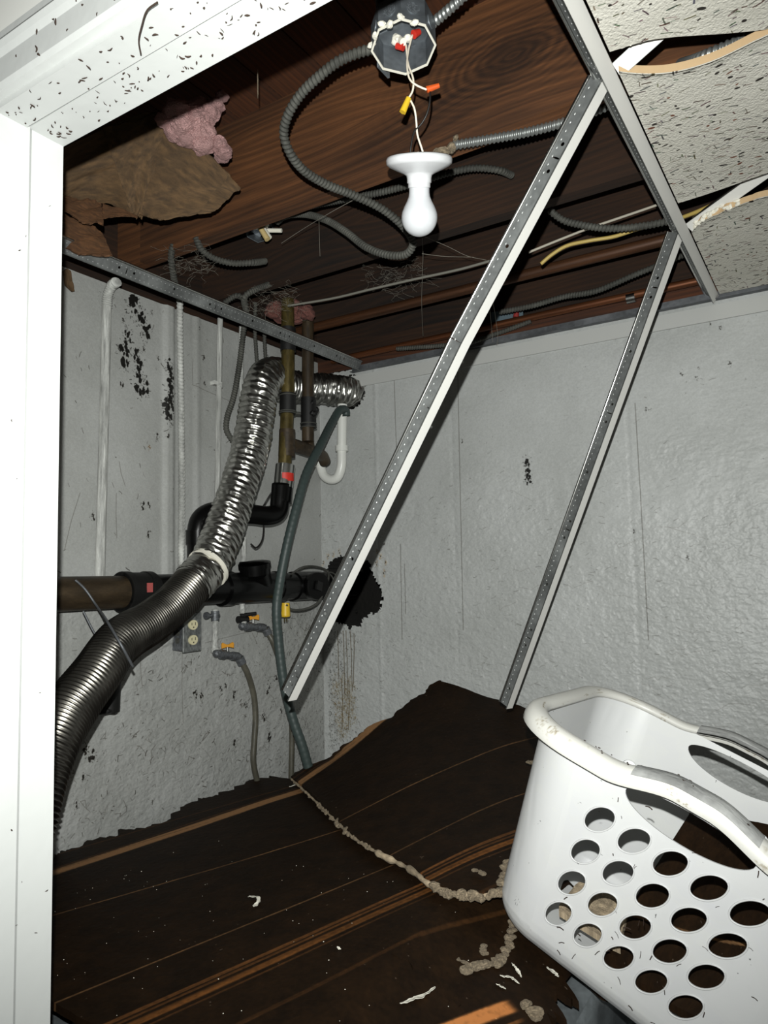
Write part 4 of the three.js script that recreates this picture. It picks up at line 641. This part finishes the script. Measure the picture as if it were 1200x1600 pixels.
// ---------- fallen dark panels ----------
// stripes follow the sheet: u along the board, v across it
const PU = [0.34, -0.94], PVv = [0.94, 0.34], PLN = 0.99970; void PLN;
const plan = (x, z) => { const dx = x - 0.03, dz = z - 1.1; return [dx * PU[0] + dz * PU[1], dx * PVv[0] + dz * PVv[1]]; };
const panelTex = dataTex(1024, 1024, (px, py) => {
  const a = px / 1024 * 1.8 - 0.5, b = py / 1024 * 1.8 - 0.35;
  let c = [30, 20, 11]; const n = fbm(a * 30, b * 30, 4, 111), f = fbm(a * 190, b * 190, 2, 113), st = fbm(a * 4, b * 160, 3, 117);
  const k = 0.75 + 0.6 * n + 0.5 * (f - 0.4); c = c.map((v) => v * k);
  const band = (bc, w, col, al) => { const d = Math.abs(b - bc - (fbm(a * 8, bc * 50, 2, 3) - 0.45) * w * 0.35) / w; const m = al * (1 - step(0.55, 1, d)) * (0.55 + 0.9 * (st - 0.2)) * (0.7 + 0.6 * f); if (m > 0) c = c.map((v, i) => mix(v, col[i], clamp(m, 0, 1))); };
  const tan = [150, 112, 76], br = [122, 78, 42];
  band(0.112 - 0.1 * a, 0.026, tan, 1.5); band(0.08 - 0.1 * a, 0.004, br, 0.5);
  band(0.38 + 0.11 * a, 0.0035, tan, 0.75);
  band(0.706, 0.003, tan, 0.75);
  band(0.826, 0.006, br, 0.9); band(0.838, 0.004, br, 0.8); band(0.856, 0.010, [140, 88, 44], 0.95); band(0.875, 0.003, br, 0.6);
  band(0.97, 0.006, br, 0.35); band(1.115, 0.012, [186, 120, 68], 1.5 * (1 - step(0.35, 0.37, a))); band(1.137, 0.003, br, 1 - step(0.34, 0.37, a)); band(-0.02, 0.004, br, 0.5);
  if (noise2(a * 260, b * 260, 9) > 0.985) c = c.map((v) => v + 60);
  return c;
});
panelTex.repeat.set(1 / 1.8, 1 / 1.8);
const panelM = phys({ map: panelTex, roughness: 0.6, bumpMap: grain, bumpScale: 0.0008, specularIntensity: 0.14 });
const panelUV = (p) => { const [a, b] = plan(p.x, p.z); return [a + 0.5, b + 0.35]; };
const panelY = (x, z) => { const [a, b] = plan(x, z); return 0.84 + 0.048 * a + 0.07 * b - Math.max(0, x - 1.05) * 0.5; };
{
  const t = thing('fallen_panel', 'large dark brown fallen panel with tan streaks across the bottom of the view', 'panel', 'fallen dark panels');
  mesh('sheet', ruled([[0.03, 0, 1.50], [0.044,0.841,1.121], [0.012,0.84,1.047], [0.045,0.845,0.923], [0.079,0.85,0.828], [0.036,0.85,0.652], [0.058,0.853,0.585], [0.078,0.859,0.395], [0.129,0.863,0.393], [0.295,0.875,0.504]],
    [[1.34, 0, 1.52], [1.29, 0, 1.25], [1.253,0.85,1.138], [1.246,0.85,1.071], [1.242,0.85,0.997], [1.24, 0, 0.9], [1.2, 0, 0.8], [1.15, 0, 0.7], [1.1, 0, 0.62], [1.0, 0, 0.58]], 120, 60, 0.012,
    (p, s, q) => { p.y = panelY(p.x, p.z) + (fbm(p.x * 3, p.z * 3, 2, 7) - 0.4) * 0.008; }, panelUV, 0.045), panelM, t);
  place(t);
  const r = thing('fallen_panel', 'rear dark panel with a torn cream edge, its corner raised against the far wall', 'panel', 'fallen dark panels');
  const front = [...[[0.212,0.889,0.446], [0.423,0.903,0.607], [0.574,0.913,0.725], [0.727,0.923,0.84], [0.83,0.93,0.899], [0.916,0.936,0.941], [1.003,0.942,1], [1.062,0.947,1.017], [1.103,0.95,1.001], [1.128,0.953,0.976]], [1.15, 0.955, 0.86]];
  const back = [...[[0.494,1.136,0.035], [0.583,1.119,0.035], [0.673,1.095,0.035], [0.759,1.082,0.035], [0.841,1.062,0.035]], [0.95, 1.04, 0.035], [1.1, 1.0, 0.04]];
  const tex = (p) => panelUV(p);
  mesh('sheet', ruled(front, back, 70, 60, 0.012, (p, s, q) => { p.y += -0.035 * Math.sin(Math.PI * q) * (0.4 + 0.6 * s) + (fbm(p.x * 4, p.z * 4, 2, 5) - 0.4) * 0.008; if (q > 0.9) p.y = Math.max(p.y, 0.9); if (s < 0.02) { p.x += (fbm(q * 14, 1, 3, 9) - 0.42) * 0.07; } }, tex, 0.012), panelM, r);
  const fc = new THREE.CatmullRomCurve3(front.map((p) => V(p)), false, 'chordal', 0.1);
  const ed = []; for (let i = 0; i < 150; i++) { const u = rnd(), p = fc.getPoint(u); const fat = u < 0.12 ? 0.003 : u < 0.36 ? 0.0065 : u < 0.6 ? 0.002 : 0.0085; ed.push(chunk([p.x + rr(-1, 1) * 0.004, p.y - 0.006 + rr(-1, 1) * 0.003, p.z + rr(0, 1) * 0.005], [rr(0.8, 1.7) * fat, rr(0.5, 1) * fat, rr(0.6, 1.1) * fat], 1, i, 1)); }
  ed.push(sweep(front.map((p) => [p[0], p[1] - 0.006, p[2] + 0.002]), (s, th, L) => (0.0015 + 0.003 * noise2(s * 60, 2, 3)) * (s / L > 0.6 ? 1.8 : 1), { ds: 0.006, sides: 8 }));
  mesh('torn_edge', ed, M.cream, r);
  place(r);
}
{
  const crumbs = 'crumbs of torn fibreboard on the dark panel';
  const row = (label, pts, r, m = M.cream, n = 'fibreboard_crumb') => {
    const g = [], cv = new THREE.CatmullRomCurve3(pts.map((p) => V(p[0], p[1] + 0.002, p[2])), false, 'chordal', 0.2), len = cv.getLength();
    if (m === M.plaster) {                                   // a thin peeled strip with ragged sides, curling up a little
      const L = [], R = [], K = 14; for (let i = 0; i <= K; i++) { const p = cv.getPoint(i / K), q = cv.getTangent(i / K), w = r * (0.25 + 0.75 * Math.sin(Math.PI * (0.06 + 0.88 * i / K))) * rr(0.5, 1.15); const nx = -q.z, nz = q.x, up = 0.001 + 0.004 * noise2(i * 0.5, r * 900, 3); L.push([p.x + nx * w, p.y + up, p.z + nz * w]); R.push([p.x - nx * w * rr(0.4, 1), p.y + up * 0.6, p.z - nz * w * rr(0.4, 1)]); }
      g.push(ruled(L, R, 28, 3, 0.0012));
    } else { const N = Math.ceil(len / (r * 0.55)) + 2; for (let i = 0; i < N; i++) { const p = cv.getPoint(clamp(i / (N - 1) + rr(-0.5, 0.5) / N, 0, 1)), k = rr(0.35, 1.25); g.push(chunk([p.x + rr(-0.5, 0.5) * r, p.y + r * 0.15, p.z + rr(-0.5, 0.5) * r], [r * k, r * 0.4 * k, r * k * rr(0.6, 1)], 1, i * 3 + 1, 2)); } }
    single(n, g, m, label, 'debris', crumbs);
  };
  row('curved cream ridge of torn board beside the basket corner', [[1.132,0.892,0.965], [1.148,0.885,1.012], [1.157,0.88,1.053], [1.154,0.88,1.085], [1.14,0.886,1.113], [1.132,0.889,1.144]], 0.010);
  row('cream lump of torn board touching the basket at the seam', [[1.128,0.958,0.997], [1.122,0.959,0.955], [1.105,0.959,0.901]], 0.012);
  row('small cream crumb on the rear panel near the basket', [[1.056,0.954,0.946], [1.072,0.955,0.953]], 0.007);
  row('pair of cream crumbs left of the curved ridge', [[1.125,0.893,1.068], [1.136,0.888,1.087]], 0.006);
  row('small crumb at the left end of the curved ridge', [[1.113,0.897,1.132], [1.127,0.891,1.125]], 0.004);
  row('torn cream flap at the bottom edge of the panel', [[1.215,0.854,1.116], [1.226,0.85,1.123], [1.237,0.845,1.134]], 0.013);
  row('flat white peeled strip near the bottom of the panel', [[1.098,0.9,1.28], [1.105,0.897,1.258], [1.111,0.895,1.242], [1.115,0.894,1.212]], 0.005, M.plaster);
  row('white curled flake alone on the dark panel', [[0.669,0.892,1.12], [0.69,0.894,1.121], [0.707,0.895,1.136], [0.712,0.895,1.156]], 0.0055, M.plaster);
  row('white peeled splinters below the curved ridge', [[1.169,0.874,1.103], [1.183,0.868,1.091], [1.195,0.863,1.09]], 0.005, M.plaster);
  row('thin white splinter by the basket bottom', [[1.172,0.874,1.063], [1.182,0.869,1.066], [1.192,0.865,1.074]], 0.004, M.plaster);
  row('short white sliver left of the panel edge', [[1.172,0.872,1.125], [1.185,0.867,1.119]], 0.004, M.plaster);
  row('white flake at the right edge of the panel below the basket', [[1.212,0.858,1.016], [1.223,0.853,1.016], [1.232,0.85,1.019]], 0.005, M.plaster);
  row('white flake by the seam corner at the left wall', [[0.24,0.87,0.489], [0.247,0.871,0.468], [0.25,0.872,0.454]], 0.005, M.plaster);
  row('cream chunk on the rear panel just left of the basket', [[0.987,1.034,0.5], [1.009,1.031,0.5], [1.027,1.022,0.5]], 0.009);
  row('tiny white curl on the lower panel stripe', [[0.95,0.913,1.224], [0.957,0.913,1.225]], 0.003, M.plaster);
  const bits = []; for (let i = 0; i < 90; i++) { const x = rr(0.3, 1.15), z = rr(0.9, 1.5), y = panelY(x, z) + 0.003; bits.push(chunk([x, y, z], rr(0.0004, 0.001), 0.6, i, 0)); }
  single('dust_specks', bits, M.plaster, 'fine pale dust specks scattered over the dark panel', 'debris', null, 'stuff');
}
// ---------- appliances under the debris ----------
{
  const t = thing('washing_machine', 'grey washing machine edge showing under the panel by the basket', 'appliance');
  const wm = std({ color: 0x8f9699, roughness: 0.35, metalness: 0.2, map: smudge });
  mesh('cabinet', rbx(0.32, 1.262, 0.0, 0.795, 0.5, 1.56, 0.03, 5), wm, t);
  mesh('lid', rbx(0.4, 1.18, 0.795, 0.808, 0.62, 1.36, 0.006), M.porcelain, t);
  place(t);
  const d = thing('dryer', 'white dryer body below the basket at the bottom of the view', 'appliance');
  mesh('cabinet', rbx(1.31, 1.95, 0.0, 0.66, 0.55, 1.36, 0.02, 4), M.porcelain, d);
  mesh('door_panel', rbx(1.36, 1.9, 0.1, 0.6, 1.36, 1.372, 0.01), M.porcelain, d);
  place(d);
}
// ---------- laundry basket ----------
const basketTex = dataTex(1024, 1024, (x, y) => { const v = fbm(x / 120, y / 120, 4, 131), f = fbm(x / 5, y / 5, 3, 133); let k = 1; if (noise2(x / 3, y / 5, 7) * noise2(x / 21, y / 21, 8) > 0.86) k = 0.4; return [194 * k + 10 * (v - 0.4), 195 * k + 10 * (v - 0.4), 195 * k + 6 * (v - 0.4)]; });
const rimTex = dataTex(1024, 256, (x, y) => { const v = fbm(x / 90, y / 60, 4, 141), s = step(0.58, 0.72, fbm(x / 60 + 7, y / 30, 4, 143)) * step(0.35, 0.6, fbm(x / 5, y / 5, 3, 145)); return [196 - 60 * s + 12 * (v - 0.4), 195 - 68 * s + 12 * (v - 0.4), 189 - 80 * s + 10 * (v - 0.4)]; });
const plasticM = phys({ map: basketTex, roughness: 0.42, side: THREE.DoubleSide });
const gripM = std({ color: 0xa8a9a7, roughness: 0.7, map: smudge, bumpMap: grain, bumpScale: 0.001 });
{
  const L2 = 0.27, W2 = 0.21, H = 0.362, TH = 0.0032, R0 = 0.095, TAP = 0.042;
  const t = new THREE.Group(); t.name = numbered('laundry_basket'); t.userData = { label: 'white plastic laundry basket with oval holes and grey handles, tipped to the right', category: 'basket' };
  // outline at depth d below the rim; k in [0,4): 0 near side, 1 right end, 2 far side, 3 left end, each side followed by its corner
  const inset = (d) => { const f = d / H; const base = TAP * f; const rb = 0.05, e = d - (H - rb); return base + (e > 0 ? rb - Math.sqrt(Math.max(0, rb * rb - e * e)) : 0); };
  const hx = L2 - R0, hz = W2 - R0;
  function P(s, x, d, off) {                           // s: side index, x: position on straight part -1..1, or >1 for the corner (1..2)
    const i = inset(d) + off, f = 1 - TAP * (d / H) / (L2), ax = hx * f, az = hz * (1 - TAP * (d / H) / W2 * 0.6), r = Math.max(0.012, R0 - (R0 - 0.07) * 0), rx = L2 - i - ax, rz = W2 - i - az; void r;
    let px, pz;
    if (x <= 1) { [px, pz] = s === 0 ? [x * ax, W2 - i] : s === 1 ? [L2 - i, -x * az] : s === 2 ? [-x * ax, -(W2 - i)] : [-(L2 - i), x * az]; }
    else { const a = (x - 1) * Math.PI / 2, c = Math.cos(a), q = Math.sin(a); [px, pz] = s === 0 ? [ax + rx * q, az + rz * c] : s === 1 ? [ax + rx * c, -az - rz * q] : s === 2 ? [-ax - rx * q, -az - rz * c] : [-ax - rx * c, az + rz * q]; }
    return [px, -d, pz];
  }
  const tri = [], uvA = [];
  const push = (...q) => { for (const p of q) { tri.push(...p); uvA.push((p[0] + p[2] * 0.8) * 1.3, p[1] * 1.6); } };
  const quad = (a, b, c, d) => { push(a, b, c, a, c, d); };
  const patch = (s, f00, f10, f11, f01, nx, ny) => { // bilinear in (x,d) space, both faces
    const at = (u, v, o) => { const x = mix(mix(f00[0], f10[0], u), mix(f01[0], f11[0], u), v), d = mix(mix(f00[1], f10[1], u), mix(f01[1], f11[1], u), v); return P(s, x, d, o); };
    for (let i = 0; i < nx; i++) for (let j = 0; j < ny; j++) for (const o of [0, TH]) { const u0 = i / nx, u1 = (i + 1) / nx, v0 = j / ny, v1 = (j + 1) / ny; quad(at(u0, v0, o), at(u0, v1, o), at(u1, v1, o), at(u1, v0, o)); }
  };
  // cell: quad in (x,d) with an oval hole given by centre and radius functions
  const holed = (s, quadXD, hole, N) => {
    const border = []; for (let e = 0; e < 4; e++) { const a = quadXD[e], b = quadXD[(e + 1) % 4]; for (let i = 0; i < N; i++) border.push([mix(a[0], b[0], i / N), mix(a[1], b[1], i / N)]); }
    const inner = border.map((b) => hole(b)); const n = border.length;
    for (let i = 0; i < n; i++) {
      const j = (i + 1) % n;
      for (const o of [0, TH]) for (let k = 0; k < 2; k++) { const m = (a, b, q) => P(s, mix(a[0], b[0], q), mix(a[1], b[1], q), o); quad(m(border[i], inner[i], k / 2), m(border[j], inner[j], k / 2), m(border[j], inner[j], (k + 1) / 2), m(border[i], inner[i], (k + 1) / 2)); }
      quad(P(s, ...inner[i], 0), P(s, ...inner[j], 0), P(s, ...inner[j], TH), P(s, ...inner[i], TH));
    }
  };
  const SP = 0.0567 / hx, RS = 0.0585, D0 = 0.062, SH = -0.006 / hx, X0 = -0.141 / hx, NC = 5;      // columns, rows, first row, lean of the columns
  const rimPts = [];
  for (const s of [0, 2]) {
    const sg = s === 0 ? 1 : -1;
    const cellX = (i, d) => sg * (X0 + i * SP + SH * ((d - D0) / RS));
    if (s === 2) patch(s, [-1, D0], [1, D0], [1, D0 + 4 * RS], [-1, D0 + 4 * RS], 24, 10);
    else for (let i = 0; i < NC; i++) for (let j = 0; j < 4; j++) {
      const d0 = D0 + j * RS, d1 = d0 + RS; const cx = (cellX(i, d0) + cellX(i + 1, d0) + cellX(i, d1) + cellX(i + 1, d1)) / 4, cd = (d0 + d1) / 2;
      const q = s === 0 ? [[cellX(i, d0), d0], [cellX(i + 1, d0), d0], [cellX(i + 1, d1), d1], [cellX(i, d1), d1]] : [[cellX(i + 1, d0), d0], [cellX(i, d0), d0], [cellX(i, d1), d1], [cellX(i + 1, d1), d1]];
      const A = 0.0282, B = 0.0170, an = 0.85;
      const el = (th) => { const c = Math.cos(th), n = Math.sin(th); const e = Math.pow(Math.abs(c), 0.9) * Math.sign(c) * A, f = n * B * (1 - 0.12 * c * c); return [cx + sg * (e * Math.cos(an) - f * Math.sin(an)) / hx, cd - (e * Math.sin(an) + f * Math.cos(an))]; };
      holed(s, q, (b) => { const dx = sg * (b[0] - cx) * hx, dy = -(b[1] - cd); return el(Math.atan2(dy, dx) - an); }, 7);
      if (s === 0) { const ring = []; for (let k = 0; k <= 26; k++) { const e = el(k / 26 * 6.28319); ring.push(P(s, e[0], e[1], -0.0004)); } rimPts.push(ring); }
    }
    // plain strips left and right of the holes
    const dA = D0, dB = D0 + 4 * RS;
    if (s === 0) { patch(s, [-1, dA], [cellX(0, dA), dA], [cellX(0, dB), dB], [-1, dB], 4, 8); patch(s, [cellX(NC, dA), dA], [1, dA], [1, dB], [cellX(NC, dB), dB], 4, 8); }
    patch(s, [-1, dB], [1, dB], [1, H], [-1, H], 24, 14);
    // handle opening under the rim
    const hw = 0.1 / hx, hd0 = 0.004, hd1 = D0;
    const lens = (th) => { const c = Math.cos(th), n = Math.sin(th); return [c * 0.093 / hx, 0.028 - n * (n > 0 ? 0.020 : 0.031)]; };
    holed(s, [[-hw, hd0], [hw, hd0], [hw, hd1], [-hw, hd1]], (b) => lens(Math.atan2(-(b[1] - 0.028) / 0.03, b[0] / hw)), 12);
    patch(s, [-1, hd0], [-hw, hd0], [-hw, hd1], [-1, hd1], 6, 3); patch(s, [hw, hd0], [1, hd0], [1, hd1], [hw, hd1], 6, 3); patch(s, [-1, 0], [1, 0], [1, hd0], [-1, hd0], 12, 2);
    patch(s, [1, 0], [2, 0], [2, H - 0.05], [1, H - 0.05], 14, 8); patch(s, [1, H - 0.05], [2, H - 0.05], [2, H], [1, H], 14, 12);
  }
  for (const s of [1, 3]) { patch(s, [-1, 0], [1, 0], [1, H - 0.05], [-1, H - 0.05], 10, 8); patch(s, [-1, H - 0.05], [1, H - 0.05], [1, H], [-1, H], 10, 12); patch(s, [1, 0], [2, 0], [2, H - 0.05], [1, H - 0.05], 14, 8); patch(s, [1, H - 0.05], [2, H - 0.05], [2, H], [1, H], 14, 12); }
  const outline = (d, off) => { const o = []; for (let s = 0; s < 4; s++) { for (let i = 0; i < 40; i++) o.push(P(s, -1 + 2 * i / 40, d, off)); for (let i = 0; i < 12; i++) o.push(P(s, 1 + i / 12, d, off)); } return o; };
  { const o = outline(H, 0); for (let i = 0; i < o.length; i++) { const a = o[i], b = o[(i + 1) % o.length]; push(a, b, [0, -H, 0]); push([a[0], a[1] + TH, a[2]], [b[0], b[1] + TH, b[2]], [0, -H + TH, 0]); } }
  const shell = new THREE.BufferGeometry(); shell.setAttribute('position', new THREE.Float32BufferAttribute(tri, 3)); shell.setAttribute('uv', new THREE.Float32BufferAttribute(uvA, 2)); const shellS = toCreasedNormals(shell, 0.6);
  mesh('shell', shellS, plasticM, t);
  mesh('hole_lips', rimPts.map((r) => sweep(r, 0.0014, { ds: 0.004, sides: 6, cap: false })), plasticM, t);
  // rolled rim swept round the outline
  const prof = [[-0.004, -0.006], [-0.005, 0.001], [-0.001, 0.006], [0.006, 0.0085], [0.016, 0.008], [0.024, 0.004], [0.029, -0.003], [0.031, -0.012], [0.031, -0.02], [0.0285, -0.02], [0.028, -0.01], [0.022, 0.0], [0.012, 0.004], [0.003, 0.003], [0.0, -0.003]];
  const sweepRim = (o, closed, pr, scale, lift) => {
    const pos = [], idx = [], uv = [], n = o.length, m = pr.length;
    for (let i = 0; i < n; i++) { const p = o[i], a = o[closed ? (i + n - 1) % n : Math.max(0, i - 1)], b = o[closed ? (i + 1) % n : Math.min(n - 1, i + 1)]; const tx = b[0] - a[0], tz = b[2] - a[2], l = Math.hypot(tx, tz); const nx = -tz / l, nz = tx / l; const sgn = (nx * p[0] + nz * p[2]) > 0 ? 1 : -1; for (const [e, y] of pr) { pos.push(p[0] + nx * sgn * (0.012 + (e - 0.012) * scale), y * scale + lift(p), p[2] + nz * sgn * (0.012 + (e - 0.012) * scale)); uv.push(p[0] * 1.3 + p[2], y * 8 + e * 8); } }
    for (let i = 0; i < (closed ? n : n - 1); i++) { const j = (i + 1) % n; for (let k = 0; k < m; k++) { const q = (k + 1) % m; idx.push(i * m + k, i * m + q, j * m + k, i * m + q, j * m + q, j * m + k); } }
    const g = new THREE.BufferGeometry(); g.setAttribute('position', new THREE.Float32BufferAttribute(pos, 3)); g.setAttribute('uv', new THREE.Float32BufferAttribute(uv, 2)); g.setIndex(idx); g.computeVertexNormals(); return g;
  };
  const arch = (p) => Math.abs(p[2]) > W2 - 0.03 ? 0.024 * (1 - step(0.02, 0.125, Math.abs(p[0]))) : 0;
  const rimM = phys({ map: rimTex, roughness: 0.4 });
  mesh('rim', sweepRim(outline(0, 0), true, prof, 1, arch), rimM, t);
  const gp = [[-0.006, -0.004], [-0.006, 0.002], [-0.001, 0.0075], [0.006, 0.010], [0.016, 0.0096], [0.0245, 0.0055], [0.0285, 0.0], [0.027, -0.001], [0.02, 0.004], [0.006, 0.006]];
  for (const s of [1, -1]) { const o = []; for (let i = 0; i <= 30; i++) o.push([(-0.088 + 0.176 * i / 30) * s, 0, W2 * s]); mesh('grip', sweepRim(o, false, gp, 1.04, arch), gripM, t); }
  for (const x of [-0.1, 0.085, 0.15]) { const g = new THREE.SphereGeometry(0.011, 14, 8); g.scale(1, 0.9, 0.45); g.translate(x, 0.004, W2 - 0.008); mesh('rim_tab', g, plasticM, t); }
  t.position.set(1.465, 1.148, 0.859); t.rotation.set(-0.056, -0.042, -0.407, 'YXZ'); scene.add(t);
  const flecks = []; for (let i = 0; i < 46; i++) { const x = rr(-0.95, 0.95), dd = rr(0.03, 0.33); const p = P(0, x, dd, -0.0008), l = rr(0.0015, 0.006), an = rr(0, 3.14); flecks.push(sweep([[p[0] - Math.cos(an) * l, p[1] - Math.sin(an) * l, p[2]], [p[0], p[1] + l * 0.3, p[2] + 0.0004], [p[0] + Math.cos(an) * l, p[1] + Math.sin(an) * l, p[2]]], rr(0.0003, 0.0009), { ds: 0.002, sides: 5 })); }
  for (let i = 0; i < 30; i++) { const x = rr(-0.17, 0.17); flecks.push(chunk([x, 0.0085 + arch([x, 0, W2]) + 0.001, W2 + rr(0.0, 0.02)], [rr(0.0008, 0.003), 0.0008, rr(0.0006, 0.0018)], 1, i, 1)); }
  const fl = mesh('dirt_flecks', flecks, M.dirt, t); fl.userData.kind = 'stuff';
  // a broken piece of dark panel and a pale sheet inside it
  const inB = (x, y, z) => V(x, y, z).applyEuler(t.rotation).add(t.position).toArray();
  const c1 = ruled([inB(-0.05, -0.31, 0.13), inB(0.1, -0.29, 0.14), inB(0.21, -0.25, 0.14)], [inB(-0.04, -0.12, -0.165), inB(0.1, -0.07, -0.17), inB(0.23, -0.03, -0.17)], 30, 20, 0.012, null, (p, s, q) => [s * 0.6 + 0.3, q * 0.35 + 0.62], 0.02);
  single('broken_panel_piece', c1, panelM, 'broken dark panel piece with tan streaks lying inside the laundry basket', 'panel');
  single('plaster_piece', ruled([inB(-0.14, -0.305, 0.1), inB(-0.03, -0.28, 0.13)], [inB(-0.14, -0.28, 0.02), inB(-0.05, -0.25, 0.03)], 10, 8, 0.01, null, null, 0.012), M.cream, 'pale piece of board at the left inside the laundry basket', 'debris');
}
// ---------- dirt on the door frame and threads ----------
{
  const g = [];
  const speck = (p, l, r, dir) => { const d = V(dir).multiplyScalar(l / 2); const a = V(p).sub(d), b = V(p).add(d); g.push(sweep([a.toArray(), [p[0] + rr(-0.2, 0.2) * l, p[1] - r * 0.3, p[2] + rr(-0.2, 0.2) * l], b.toArray()], (s, th, L) => r * (0.35 + 0.65 * Math.sin(Math.PI * clamp(s / L, 0.05, 0.95))), { ds: l / 4, sides: 5 })); };
  for (let i = 0; i < 150; i++) { const x = rr(0.875, 1.3), z = rnd() < 0.65 ? rr(1.665, 1.702) : rr(1.709, 1.742); const a = rr(0, 6.28); speck([x, (z < 1.705 ? 2.03 : 2.028) - 0.0006, z], rr(0.0012, 0.007), rr(0.0003, 0.0011), [Math.cos(a), 0, Math.sin(a)]); }
  for (let i = 0; i < 30; i++) { const x = rr(0.9, 1.25), y = rr(2.037, 2.09), a = rr(0, 6.28); speck([x, y, 1.758], rr(0.002, 0.008), rr(0.0004, 0.0014), [Math.cos(a), Math.sin(a), 0]); }
  for (let i = 0; i < 14; i++) { const y = rr(0.9, 2.02), z = rr(1.665, 1.735), a = rr(0, 6.28); speck([0.8716 + (z > 1.7025 ? 0.002 : 0), y, z], rr(0.001, 0.004), rr(0.0003, 0.0009), [0, Math.cos(a), Math.sin(a)]); }
  single('dirt_specks', g, M.dirt, 'brown dirt specks stuck to the white door frame', 'dirt', null, 'stuff');
  single('hanging_fibre', sweep([[1.09,2.02,1.719], [1.103,2.02,1.732], [1.121,2.02,1.743], [1.141,2.02,1.753], [1.156,2.02,1.754]], 0.0009, { ds: 0.005, sides: 6 }), M.dirt, 'dark curled fibre hanging from the door header', 'debris');
  single('hanging_flake', chunk([[0.814,2.382,1.24][0], [0.814,2.382,1.24][1], [0.814,2.382,1.24][2]], [0.0012, 0.03, 0.0012], 1, 3, 2), M.cream, 'thin flake dangling in front of the first joist', 'debris');
}
renderer.render(scene, camera);
